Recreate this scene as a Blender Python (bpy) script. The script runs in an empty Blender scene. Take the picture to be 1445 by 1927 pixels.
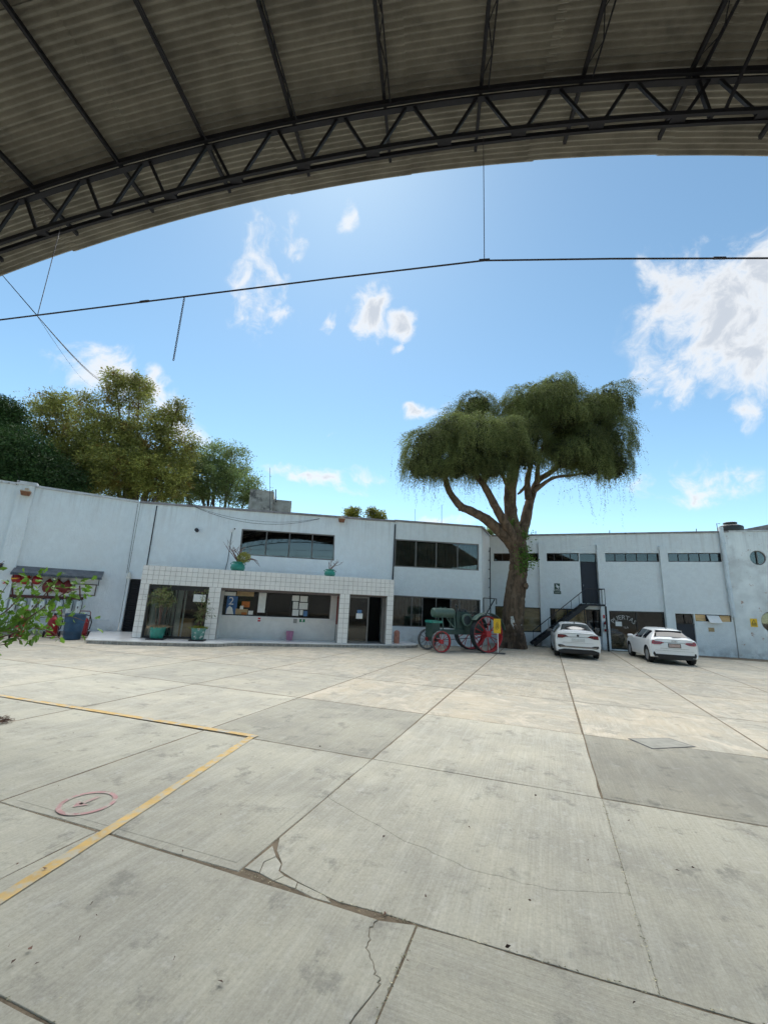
import bpy, bmesh, math, random
import numpy as np
from mathutils import Vector, Matrix
from mathutils.geometry import tessellate_polygon

R_ = math.radians
rnd = random.Random(7)
rng = np.random.default_rng(11)
SC = bpy.context.scene
COL = SC.collection

# ------------------------------------------------------------------ camera
F_PX, CX, CY = 780.0, 722.5, 963.5          # focal length and centre, in pixels of the 1445 x 1927 photograph
PITCH, ROLL, EYE = R_(12.5), R_(2.7), 1.9
_F = Vector((0, math.cos(PITCH), math.sin(PITCH)))
_r0 = Vector((1, 0, 0)); _u0 = Vector((0, -math.sin(PITCH), math.cos(PITCH)))
_U = _u0 * math.cos(ROLL) - _r0 * math.sin(ROLL)
_RT = _r0 * math.cos(ROLL) + _u0 * math.sin(ROLL)
cam_d = bpy.data.cameras.new('camera'); cam = bpy.data.objects.new('camera', cam_d); COL.objects.link(cam)
cam.matrix_world = Matrix(((_RT.x, _U.x, -_F.x, 0), (_RT.y, _U.y, -_F.y, 0), (_RT.z, _U.z, -_F.z, EYE), (0, 0, 0, 1)))
cam_d.sensor_fit = 'HORIZONTAL'; cam_d.sensor_width = 36; cam_d.lens = 36 * F_PX / 1445
cam_d.clip_start = 0.05; cam_d.clip_end = 3000
SC.camera = cam

def ray(u, v): return _RT * ((u - CX) / F_PX) - _U * ((v - CY) / F_PX) + _F
def G(u, v, z=0.0):                          # where a sight line meets the level z
    d = ray(u, v); t = (z - EYE) / d.z
    return Vector((d.x * t, d.y * t, z))
def H(u, v, y):                              # where a sight line reaches the depth y
    d = ray(u, v); t = y / d.y
    return Vector((d.x * t, y, EYE + d.z * t))

# ------------------------------------------------------------------ sky, sun, exposure
SUN_AZ, SUN_EL = R_(-10), R_(57)             # azimuth clockwise from +y
W = bpy.data.worlds.new('World'); SC.world = W; W.use_nodes = True
nt = W.node_tree; nt.nodes.clear()
def wn(t, **k):
    n = nt.nodes.new(t)
    for a, b in k.items(): setattr(n, a, b)
    return n
out = wn('ShaderNodeOutputWorld'); bg = wn('ShaderNodeBackground'); bg.inputs['Strength'].default_value = 0.095
nt.links.new(bg.outputs[0], out.inputs[0])
sky = wn('ShaderNodeTexSky', sky_type='NISHITA', sun_disc=False)
sky.sun_elevation = SUN_EL; sky.sun_rotation = SUN_AZ
sky.altitude = 2200; sky.air_density = 1.0; sky.dust_density = 0.8; sky.ozone_density = 0.5
tc = wn('ShaderNodeTexCoord')
def vmath(op, a, b=None):
    n = wn('ShaderNodeVectorMath', operation=op)
    for i, x in enumerate((a, b)):
        if x is None: continue
        if hasattr(x, 'is_output'): nt.links.new(x, n.inputs[i])
        else: n.inputs[i].default_value = x
    return n
def fmath(op, a, b=None, clamp=False):
    n = wn('ShaderNodeMath', operation=op); n.use_clamp = clamp
    for i, x in enumerate((a, b)):
        if x is None: continue
        if hasattr(x, 'is_output'): nt.links.new(x, n.inputs[i])
        else: n.inputs[i].default_value = x
    return n.outputs[0]
nrm = vmath('NORMALIZE', tc.outputs['Generated']).outputs[0]
warp = wn('ShaderNodeTexNoise'); warp.inputs['Scale'].default_value = 5.5; warp.inputs['Detail'].default_value = 3
nt.links.new(nrm, warp.inputs['Vector'])
wv = vmath('SCALE', vmath('SUBTRACT', warp.outputs['Color'], (0.5, 0.5, 0.5)).outputs[0]); wv.inputs['Scale'].default_value = 0.16
wdir = vmath('ADD', nrm, wv.outputs[0]).outputs[0]
cn = wn('ShaderNodeTexNoise'); cn.inputs['Scale'].default_value = 15; cn.inputs['Detail'].default_value = 10; cn.inputs['Roughness'].default_value = 0.62
nt.links.new(wdir, cn.inputs['Vector'])
# clouds: centre and half axes as seen (px), opacity; then more of the same round the rest of the sky
CL = [(478, 515, 66, 110, .66, 14), (532, 445, 45, 60, .55, 25), (505, 575, 78, 38, .48, 0), (708, 598, 46, 52, 1, 0), (765, 600, 34, 30, .95, 0), (620, 597, 22, 24, .7, 0), (652, 398, 16, 42, .55, -15),
      (763, 640, 14, 12, .7, 0), (1345, 590, 150, 130, 1, -30), (1290, 700, 130, 80, .85, -15), (1430, 520, 90, 90, .9, 0), (1230, 560, 60, 90, .8, -20), (1420, 690, 90, 90, .9, 0), (1320, 905, 150, 50, .55, 0), (1400, 770, 60, 40, .5, 0),
      (190, 700, 100, 55, .9, 25), (290, 775, 110, 60, .95, 40), (590, 895, 85, 22, .8, 4), (682, 882, 36, 15, .7, 0), (795, 785, 50, 24, .6, 0), (830, 984, 95, 18, .8, 0), (625, 820, 18, 8, .3, 0), (1330, 620, 170, 150, .9, -30)]
spots = []
for u, v, a, b, op, tl in CL:
    c = ray(u, v).normalized(); t = R_(tl)
    e1 = (ray(u + a * math.cos(t), v + a * math.sin(t)).normalized() - c); e2 = (ray(u - b * math.sin(t), v + b * math.cos(t)).normalized() - c)
    spots.append((c, e1, e2, op))
for k in range(7):
    az = R_(62 + 236 * (k + rnd.random() * .6) / 7); el = R_(rnd.uniform(14, 55))
    c = Vector((math.sin(az) * math.cos(el), math.cos(az) * math.cos(el), math.sin(el)))
    h_ = c.cross(Vector((0, 0, 1))).normalized(); w_ = rnd.uniform(.12, .28)
    spots.append((c, h_ * w_, c.cross(h_) * w_ * rnd.uniform(.4, .8), rnd.uniform(.6, 1)))
acc = None
for c, e1, e2, op in spots:
    x_ = e1.normalized(); y_ = (e2 - x_ * x_.dot(e2)).normalized(); z_ = x_.cross(y_)
    mp = wn('ShaderNodeMapping', vector_type='TEXTURE'); nt.links.new(wdir, mp.inputs[0])
    mp.inputs['Location'].default_value = c; mp.inputs['Rotation'].default_value = Matrix((x_, y_, z_)).transposed().to_euler('XYZ'); mp.inputs['Scale'].default_value = (e1.length * 1.25, e2.length * 1.25, .6)
    gr_ = wn('ShaderNodeTexGradient', gradient_type='SPHERICAL'); nt.links.new(mp.outputs[0], gr_.inputs[0])
    m = fmath('MULTIPLY', gr_.outputs['Fac'], op * 1.5)
    acc = m if acc is None else fmath('MAXIMUM', acc, m)
nz = fmath('MULTIPLY', fmath('SUBTRACT', cn.outputs['Fac'], 0.5), 3.9)
gate = fmath('MULTIPLY', acc, 4.0, clamp=True)
val = fmath('MULTIPLY', fmath('ADD', acc, nz), gate)
mr = wn('ShaderNodeMapRange', interpolation_type='SMOOTHSTEP'); nt.links.new(val, mr.inputs['Value'])
mr.inputs['From Min'].default_value = 0.05; mr.inputs['From Max'].default_value = 1.3; mr.inputs['To Max'].default_value = 0.93
core = wn('ShaderNodeMapRange', interpolation_type='SMOOTHSTEP'); nt.links.new(val, core.inputs['Value'])
core.inputs['From Min'].default_value = 0.85; core.inputs['From Max'].default_value = 1.7
ccol = wn('ShaderNodeMix', data_type='RGBA'); nt.links.new(core.outputs[0], ccol.inputs[0])
ccol.inputs[6].default_value = (4.2, 4.25, 4.3, 1); ccol.inputs[7].default_value = (2.75, 2.95, 3.25, 1)
smix = wn('ShaderNodeMix', data_type='RGBA'); nt.links.new(mr.outputs[0], smix.inputs[0])
tint = wn('ShaderNodeMix', data_type='RGBA', blend_type='MULTIPLY'); tint.inputs[0].default_value = 1; tint.inputs[7].default_value = (.86, 1.0, .89, 1); nt.links.new(sky.outputs[0], tint.inputs[6])
nt.links.new(tint.outputs[2], smix.inputs[6]); nt.links.new(ccol.outputs[2], smix.inputs[7])
nt.links.new(smix.outputs[2], bg.inputs['Color'])

sd = bpy.data.lights.new('sun', 'SUN'); sd.energy = 2.45; sd.angle = R_(92); sd.color = (1, .96, .88)
sun = bpy.data.objects.new('sun', sd); COL.objects.link(sun)
sdir = Vector((math.sin(SUN_AZ) * math.cos(SUN_EL), math.cos(SUN_AZ) * math.cos(SUN_EL), math.sin(SUN_EL)))
sun.rotation_euler = sdir.to_track_quat('Z', 'Y').to_euler(); sun.location = (0, 0, 40)
SC.view_settings.view_transform = 'Standard'; SC.view_settings.look = 'None'
SC.view_settings.gamma = 1; SC.view_settings.use_curve_mapping = False
SC.view_settings.exposure = 1.3
SC.render.engine = 'CYCLES'
SC.cycles.use_denoising = True
SC.cycles.max_bounces = 5; SC.cycles.glossy_bounces = 3; SC.cycles.diffuse_bounces = 3; SC.cycles.transparent_max_bounces = 10; SC.cycles.adaptive_threshold = 0.03

# ------------------------------------------------------------------ materials
MATS = {}
def mat(name, col, rough=.7, var=.12, vs=2.5, bump=.0, bs=60, metal=0, spot=None, spot_scale=3, spot_lo=.58, spot_hi=.66, spec=.5, island=0, stretch=None, coat=0, spot2=None, transl=0, streak=None):
    m = bpy.data.materials.new(name); m.use_nodes = True; t = m.node_tree; N = t.nodes; L = t.links
    b = N['Principled BSDF']; b.inputs['Roughness'].default_value = rough; b.inputs['Metallic'].default_value = metal
    b.inputs['Specular IOR Level'].default_value = spec; b.inputs['Coat Weight'].default_value = coat
    geo = N.new('ShaderNodeNewGeometry'); vec = geo.outputs['Position']
    if stretch:
        mp = N.new('ShaderNodeMapping'); mp.inputs['Scale'].default_value = stretch; L.new(vec, mp.inputs[0]); vec = mp.outputs[0]
    def noise(scale, detail=6, v=vec, rough=.6):
        n = N.new('ShaderNodeTexNoise'); n.inputs['Scale'].default_value = scale; n.inputs['Detail'].default_value = detail; n.inputs['Roughness'].default_value = rough
        L.new(v, n.inputs['Vector']); return n.outputs['Fac']
    def mixc(fac, a, bb):
        x = N.new('ShaderNodeMix'); x.data_type = 'RGBA'
        L.new(fac, x.inputs[0])
        for i, c in ((6, a), (7, bb)):
            if hasattr(c, 'is_output'): L.new(c, x.inputs[i])
            else: x.inputs[i].default_value = (*c, 1)
        return x.outputs[2]
    def rampf(fac, lo, hi):
        r = N.new('ShaderNodeMapRange'); r.interpolation_type = 'SMOOTHSTEP'; L.new(fac, r.inputs[0]); r.inputs[1].default_value = lo; r.inputs[2].default_value = hi
        return r.outputs[0]
    lo = tuple(c * (1 - var) for c in col); hi = tuple(min(1, c * (1 + var)) for c in col)
    c = mixc(rampf(noise(vs), .3, .7), lo, hi)
    if island:
        mul = N.new('ShaderNodeMapRange'); L.new(geo.outputs['Random Per Island'], mul.inputs[0]); mul.inputs[3].default_value = 1 - island; mul.inputs[4].default_value = 1 + island
        x = N.new('ShaderNodeVectorMath'); x.operation = 'SCALE'; L.new(c, x.inputs[0]); L.new(mul.outputs[0], x.inputs['Scale']); c = x.outputs[0]
    if spot: c = mixc(rampf(noise(spot_scale, 9, geo.outputs['Position']), spot_lo, spot_hi), c, spot)
    if streak:
        ms_ = N.new('ShaderNodeMapping'); ms_.inputs['Scale'].default_value = (5, 5, .22); L.new(geo.outputs['Position'], ms_.inputs[0])
        sz_ = N.new('ShaderNodeSeparateXYZ'); L.new(geo.outputs['Position'], sz_.inputs[0])
        mm_ = N.new('ShaderNodeMath'); mm_.operation = 'MULTIPLY'; L.new(rampf(noise(1.0, 8, ms_.outputs[0], .7), .45, .72), mm_.inputs[0]); L.new(rampf(sz_.outputs['Z'], 4.3, 6.3), mm_.inputs[1])
        c = mixc(mm_.outputs[0], c, streak)
        m2_ = N.new('ShaderNodeMath'); m2_.operation = 'MULTIPLY'; L.new(rampf(noise(1.4, 9, geo.outputs['Position'], .7), .42, .62), m2_.inputs[0]); L.new(rampf(sz_.outputs['Z'], .75, .0), m2_.inputs[1])
        c = mixc(m2_.outputs[0], c, tuple(x * .8 for x in streak))
    if spot2: c = mixc(rampf(noise(spot_scale * 2.3, 9, geo.outputs['Position'], .7), .62, .66), c, spot2)
    L.new(c, b.inputs['Base Color'])
    if bump:
        bn = N.new('ShaderNodeBump'); bn.inputs['Strength'].default_value = bump; bn.inputs['Distance'].default_value = .02
        L.new(noise(bs, 8), bn.inputs['Height']); L.new(bn.outputs[0], b.inputs['Normal'])
    if transl:
        tr = N.new('ShaderNodeBsdfTranslucent'); L.new(c, tr.inputs[0]); ms = N.new('ShaderNodeMixShader'); ms.inputs[0].default_value = transl
        L.new(b.outputs[0], ms.inputs[1]); L.new(tr.outputs[0], ms.inputs[2]); L.new(ms.outputs[0], N['Material Output'].inputs[0])
    MATS[name] = m
    return m
def glassmat(name, tint, ior=1.75, rough=.02):
    m = bpy.data.materials.new(name); m.use_nodes = True; t = m.node_tree; N = t.nodes; L = t.links; N.clear()
    o = N.new('ShaderNodeOutputMaterial'); tr = N.new('ShaderNodeBsdfTransparent'); gl = N.new('ShaderNodeBsdfGlossy'); fr = N.new('ShaderNodeFresnel'); mx = N.new('ShaderNodeMixShader')
    tr.inputs[0].default_value = (*tint, 1); gl.inputs['Roughness'].default_value = rough; gl.inputs['Color'].default_value = (.95, .95, .95, 1); fr.inputs['IOR'].default_value = ior
    nz_ = N.new('ShaderNodeTexNoise'); nz_.inputs['Scale'].default_value = .9; geo = N.new('ShaderNodeNewGeometry'); L.new(geo.outputs['Position'], nz_.inputs['Vector'])
    bp = N.new('ShaderNodeBump'); bp.inputs['Strength'].default_value = .03; L.new(nz_.outputs['Fac'], bp.inputs['Height']); L.new(bp.outputs[0], gl.inputs['Normal'])
    L.new(fr.outputs[0], mx.inputs[0]); L.new(tr.outputs[0], mx.inputs[1]); L.new(gl.outputs[0], mx.inputs[2]); L.new(mx.outputs[0], o.inputs[0])
    MATS[name] = m; return m

mat('wall_paint', (.775, .82, .83), .85, .035, 5, .9, 16, spot=(.755, .785, .785), spot_scale=1.3, spot_lo=.42, spot_hi=.72, stretch=(1, 1, .6), streak=(.62, .635, .63))
mat('wall_paint_shaded', (.735, .77, .775), .85, .035, 5, .9, 16, spot=(.70, .715, .71), spot_scale=1.0, spot_lo=.52, spot_hi=.75, streak=(.62, .635, .63))  # darker wall paint: facing and tree shade of these bays put into the colour
mat('wall_peeling', (.75, .78, .77), .88, .12, 1.0, .6, 30, spot=(.56, .57, .56), spot_scale=.9, spot_lo=.5, spot_hi=.72, spot2=(.45, .33, .27), streak=(.62, .635, .63))
mat('rear_paint', (.22, .21, .20), .9, .2, 2, .4, 30)  # dark so the added wall stays dim in the window reflections
mat('coping', (.26, .24, .24), .9, .25, 3, .4, 30, spot=(.12, .10, .10), spot_scale=2.5)
mat('coping_white', (.55, .56, .57), .9, .2, 3, .4, 30, spot=(.2, .18, .17), spot_scale=3)
mat('tile', (.86, .83, .79), .25, .05, 2, .04, 8, spec=.5)
mat('grout', (.42, .38, .35), .9, .25, 3, .2, 60)
mat('inner_tile', (.78, .75, .71), .3, .05, 4, .05, 5)
mat('floor_tile', (.80, .79, .78), .22, .05, 2)
mat('plinth_edge', (.33, .31, .28), .9, .3, 5, .4, 40, stretch=(3, 3, 1))
mat('frame_dark', (.022, .02, .02), .45, .2, 4)
mat('frame_grey', (.16, .15, .14), .45, .15, 4)
mat('frame_brown', (.12, .085, .07), .6, .2, 6)
mat('black_metal', (.012, .013, .018), .5, .2, 6)
mat('navy_door', (.008, .011, .022), .5, .2, 3)
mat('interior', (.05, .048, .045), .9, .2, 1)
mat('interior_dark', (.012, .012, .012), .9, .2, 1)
mat('interior_wood', (.70, .46, .22), .7, .2, 1.2, .1, 20, stretch=(1, 1, 6))
mat('blind', (.62, .66, .62), .7, .06, 6)
mat('reflection_curtain', (.55, .53, .47), .9, .15, 1.5)
mat('paper', (.78, .78, .75), .8, .05, 8)
mat('paper_blue', (.10, .22, .42), .7, .2, 6)
mat('poster_blue', (.05, .14, .33), .6, .25, 5)
mat('cardboard', (.42, .30, .16), .85, .15, 6)
mat('orange', (.50, .15, .03), .7, .15, 6)
mat('wood_box', (.50, .30, .10), .6, .15, 2, .1, 30, stretch=(8, 8, 1))
mat('pallet_wood', (.46, .31, .18), .85, .3, 5, .3, 40)
mat('red_board', (.24, .035, .03), .6, .3, 8)
mat('orange_board', (.50, .22, .05), .6, .3, 6)
mat('sign_green', (.01, .20, .08), .5, .1, 6)
mat('sign_darkgreen', (.05, .085, .06), .6, .15, 6)
mat('sign_red', (.55, .03, .03), .5, .1, 6)
mat('sign_white', (.75, .75, .74), .6, .05, 6)
mat('sign_yellow', (.78, .48, .02), .5, .12, 5)
mat('sign_black', (.015, .015, .015), .6, .1, 6)
mat('pot_green', (.02, .22, .17), .35, .2, 4, .1, 20)
mat('pot_dull', (.08, .22, .19), .7, .3, 8, .2, 30, spot=(.5, .5, .48), spot_scale=9, spot_lo=.55, spot_hi=.6)
mat('pink', (.60, .25, .38), .5, .1, 5)
mat('terracotta', (.55, .24, .17), .7, .2, 8, .2, 40)
mat('soil', (.06, .045, .03), .95, .3, 20, .5, 40)
mat('red_paint', (.30, .012, .016), .35, .2, 5)
mat('dark_red', (.17, .02, .02), .55, .3, 7)
mat('brown_rail', (.12, .04, .035), .7, .3, 6)
mat('ext_white', (.80, .83, .80), .35, .06, 8)
mat('barrel_blue', (.018, .062, .125), .45, .25, 4, .1, 15)
mat('rubber', (.015, .015, .016), .8, .25, 20, .3, 60)
mat('awning', (.075, .09, .11), .7, .3, 5, .3, 30, spot=(.4, .42, .42), spot_scale=5, spot_lo=.68, spot_hi=.75)
mat('lamp_beige', (.50, .40, .30), .7, .2, 8)
mat('lamp_white', (.72, .70, .62), .5, .1, 8)
mat('rust_brown', (.23, .10, .05), .8, .3, 8)
mat('pipe_white', (.62, .68, .72), .5, .08, 3)
mat('tank_black', (.018, .019, .02), .45, .2, 3)
mat('concrete_raw', (.36, .34, .30), .9, .25, 2.5, .5, 25, spot=(.10, .095, .09), spot_scale=2, spot_lo=.52, spot_hi=.7)
mat('steel_wire', (.05, .045, .06), .5, .1, 5, metal=.3)
mat('cable', (.02, .02, .025), .6, .1, 5)
mat('sheet_cement', (.26, .25, .215), .9, .18, 2.2, .3, 45, spot=(.17, .165, .15), spot_scale=1.2, spot_lo=.55, spot_hi=.75)
mat('truss_paint', (.006, .007, .014), .65, .3, 6, .1, 30)
mat('bark', (.12, .078, .048), .95, .55, 4.5, 1.0, 26, stretch=(1, 1, .2), spot=(.19, .13, .085), spot_scale=3.5, spot_lo=.5, spot_hi=.7, spot2=(.05, .035, .025))
mat('bark_grey', (.12, .10, .08), .95, .3, 3, .8, 20, stretch=(1, 1, .3))
mat('limewash', (.60, .57, .50), .9, .2, 9, .5, 40, spot=(.2, .12, .07), spot_scale=7, spot_lo=.5, spot_hi=.56)
mat('twig', (.15, .085, .065), .9, .3, 8)
mat('leaf_willow', (.15, .175, .058), .6, .40, .42, island=.45, transl=.4, spec=.25)
mat('leaf_willow_shade', (.045, .055, .018), .8, .3, .6, island=.3)  # darker copy of the willow leaf, the crown's inner shade put into its colour
mat('leaf_vine', (.10, .20, .03), .5, .25, 2, island=.35, transl=.3, spec=.3)
mat('leaf_dark', (.045, .09, .026), .55, .35, .5, island=.4, transl=.22, spec=.3)
mat('leaf_olive', (.23, .24, .06), .55, .4, .45, island=.45, transl=.35, spec=.3, spot=(.23, .15, .04), spot_scale=.8, spot_lo=.56, spot_hi=.66)
mat('leaf_mid', (.19, .25, .09), .55, .3, .5, island=.4, transl=.35, spec=.3)
mat('leaf_yellow', (.20, .21, .03), .5, .3, .8, island=.4, transl=.35, spec=.3)
mat('leaf_bush', (.115, .23, .025), .42, .25, 3, island=.4, transl=.35, spec=.4)
mat('leaf_pot', (.15, .19, .06), .6, .3, 3, island=.4, transl=.3)
mat('leaf_dry', (.10, .045, .03), .8, .4, 9, island=.6)
mat('leaf_pale', (.45, .42, .28), .8, .3, 9, island=.5)
mat('tractor_green', (.020, .050, .040), .55, .3, 5, .15, 30, spot=(.03, .045, .04), spot_scale=5, spot_lo=.55, spot_hi=.7)
mat('tractor_light', (.075, .125, .098), .45, .15, 4, .1, 30)
mat('tractor_dark', (.022, .030, .034), .6, .3, 6)
mat('wheel_red', (.42, .025, .03), .55, .3, 6, .1, 30, spot=(.12, .03, .03), spot_scale=6)
mat('wheel_steel', (.09, .095, .10), .6, .3, 6, .1, 30)
mat('car_white', (.86, .86, .85), .22, .02, 1, coat=.6)
mat('car_glass', (.012, .013, .016), .04, .1, 1, spec=.9)
mat('car_black', (.012, .012, .014), .45, .1, 4)
mat('car_trim', (.02, .02, .022), .3, .1, 4)
mat('tail_red', (.30, .008, .014), .15, .2, 8, coat=.6)
mat('tail_dark', (.10, .004, .008), .15, .2, 8, coat=.6)
mat('chrome', (.55, .55, .56), .2, .05, 4, metal=1)
mat('plate', (.62, .62, .60), .5, .2, 60)
mat('plate_frame', (.05, .045, .045), .5, .2, 20)
mat('plate_dull', (.50, .36, .31), .5, .25, 70)
mat('rim_silver', (.42, .43, .44), .35, .1, 4, metal=.7)
mat('joint_dirt', (.16, .125, .085), .95, .35, 6, .6, 50, spot=(.25, .2, .12), spot_scale=30, spot_lo=.60, spot_hi=.66)
mat('yellow_line', (.56, .37, .12), .75, .16, 5, .15, 60, spot=(.44, .40, .30), spot_scale=9, spot_lo=.42, spot_hi=.62)
mat('yellow_line_worn', (.54, .36, .13), .75, .16, 5, .15, 60, spot=(.38, .36, .30), spot_scale=5, spot_lo=.48, spot_hi=.62)
mat('red_line', (.43, .245, .24), .8, .16, 5, .15, 60, spot=(.42, .38, .33), spot_scale=13, spot_lo=.45, spot_hi=.6)
mat('cover_concrete', (.29, .285, .25), .9, .12, 6, .3, 40)
mat('letter_pale', (.42, .43, .42), .8, .15, 12, spot=(.15, .15, .15), spot_scale=14, spot_lo=.56, spot_hi=.64)
mat('stain', (.30, .30, .28), .9, .12, 6)
glassmat('glass', (.55, .58, .57), 1.7)
glassmat('glass_dark', (.30, .31, .31), 1.9)
glassmat('glass_clear', (.82, .85, .84), 1.5)

def slab_mat(name, ang):
    m = bpy.data.materials.new(name); m.use_nodes = True; t = m.node_tree; N = t.nodes; L = t.links
    b = N['Principled BSDF']; b.inputs['Roughness'].default_value = .88; b.inputs['Specular IOR Level'].default_value = .35
    geo = N.new('ShaderNodeNewGeometry'); pos = geo.outputs['Position']
    def attr(n_):
        a = N.new('ShaderNodeAttribute'); a.attribute_type = 'OBJECT'; a.attribute_name = n_; return a.outputs['Fac']
    def noise(scale, detail, rough, vec, dist=0):
        n = N.new('ShaderNodeTexNoise'); n.inputs['Scale'].default_value = scale; n.inputs['Detail'].default_value = detail; n.inputs['Roughness'].default_value = rough; n.inputs['Distortion'].default_value = dist
        L.new(vec, n.inputs['Vector']); return n.outputs['Fac']
    def rng_(f, lo, hi, a=0, z=1):
        r = N.new('ShaderNodeMapRange'); r.interpolation_type = 'SMOOTHSTEP'; L.new(f, r.inputs[0])
        for i, x in enumerate((lo, hi, a, z)): r.inputs[i + 1].default_value = x
        return r.outputs[0]
    def mixc(f, a, c):
        x = N.new('ShaderNodeMix'); x.data_type = 'RGBA'; L.new(f, x.inputs[0])
        for i, q in ((6, a), (7, c)):
            if hasattr(q, 'is_output'): L.new(q, x.inputs[i])
            else: x.inputs[i].default_value = (*q, 1)
        return x.outputs[2]
    def mul(a, c):
        x = N.new('ShaderNodeMath'); x.operation = 'MULTIPLY'
        for i, q in enumerate((a, c)):
            if hasattr(q, 'is_output'): L.new(q, x.inputs[i])
            else: x.inputs[i].default_value = q
        return x.outputs[0]
    mp = N.new('ShaderNodeMapping'); mp.vector_type = 'TEXTURE'; mp.inputs['Rotation'].default_value = (0, 0, ang); mp.inputs['Scale'].default_value = (1 / .8, 1 / 26, 1); L.new(pos, mp.inputs[0])
    mp2 = N.new('ShaderNodeMapping'); mp2.inputs['Rotation'].default_value = (0, 0, ang); mp2.vector_type = 'TEXTURE'; mp2.inputs['Scale'].default_value = (1 / .7, 1 / 4.2, 1); L.new(pos, mp2.inputs[0])
    warm = attr('warm'); tone = attr('tone')
    c = mixc(warm, (.46, .44, .36), (.44, .385, .295))
    c = mixc(mul(rng_(noise(.8, 9, .66, pos), .36, .62), .7), c, (.315, .305, .265))
    c = mixc(mul(rng_(noise(1.6, 8, .68, mp2.outputs[0]), .46, .66), .32), c, (.54, .53, .46))
    c = mixc(mul(rng_(noise(6.5, 8, .72, pos), .55, .68), .40), c, (.55, .54, .50))
    c = mixc(mul(rng_(noise(9, 6, .7, pos), .62, .70), .55), c, (.20, .20, .185))
    c = mixc(mul(mul(rng_(noise(1.0, 9, .68, pos, 2.2), .50, .62), warm), .75), c, (.53, .475, .385))
    c = mixc(mul(rng_(noise(2.6, 10, .72, pos), .54, .66), .7), c, (.235, .23, .20))
    br = noise(2.2, 6, .65, mp.outputs[0])
    sc = N.new('ShaderNodeVectorMath'); sc.operation = 'SCALE'; L.new(c, sc.inputs[0])
    L.new(mul(mul(rng_(br, .25, .75, .90, 1.08), rng_(noise(38, 7, .85, pos), .3, .7, .86, 1.13)), tone), sc.inputs['Scale'])
    L.new(sc.outputs[0], b.inputs['Base Color'])
    ad = N.new('ShaderNodeMath'); ad.operation = 'ADD'; L.new(br, ad.inputs[0]); L.new(mul(noise(70, 6, .7, pos), .8), ad.inputs[1])
    bp = N.new('ShaderNodeBump'); bp.inputs['Strength'].default_value = .38; bp.inputs['Distance'].default_value = .01; L.new(ad.outputs[0], bp.inputs['Height']); L.new(bp.outputs[0], b.inputs['Normal'])
    MATS[name] = m
slab_mat('slab_a', R_(68.5)); slab_mat('slab_b', R_(-21.5))

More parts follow.
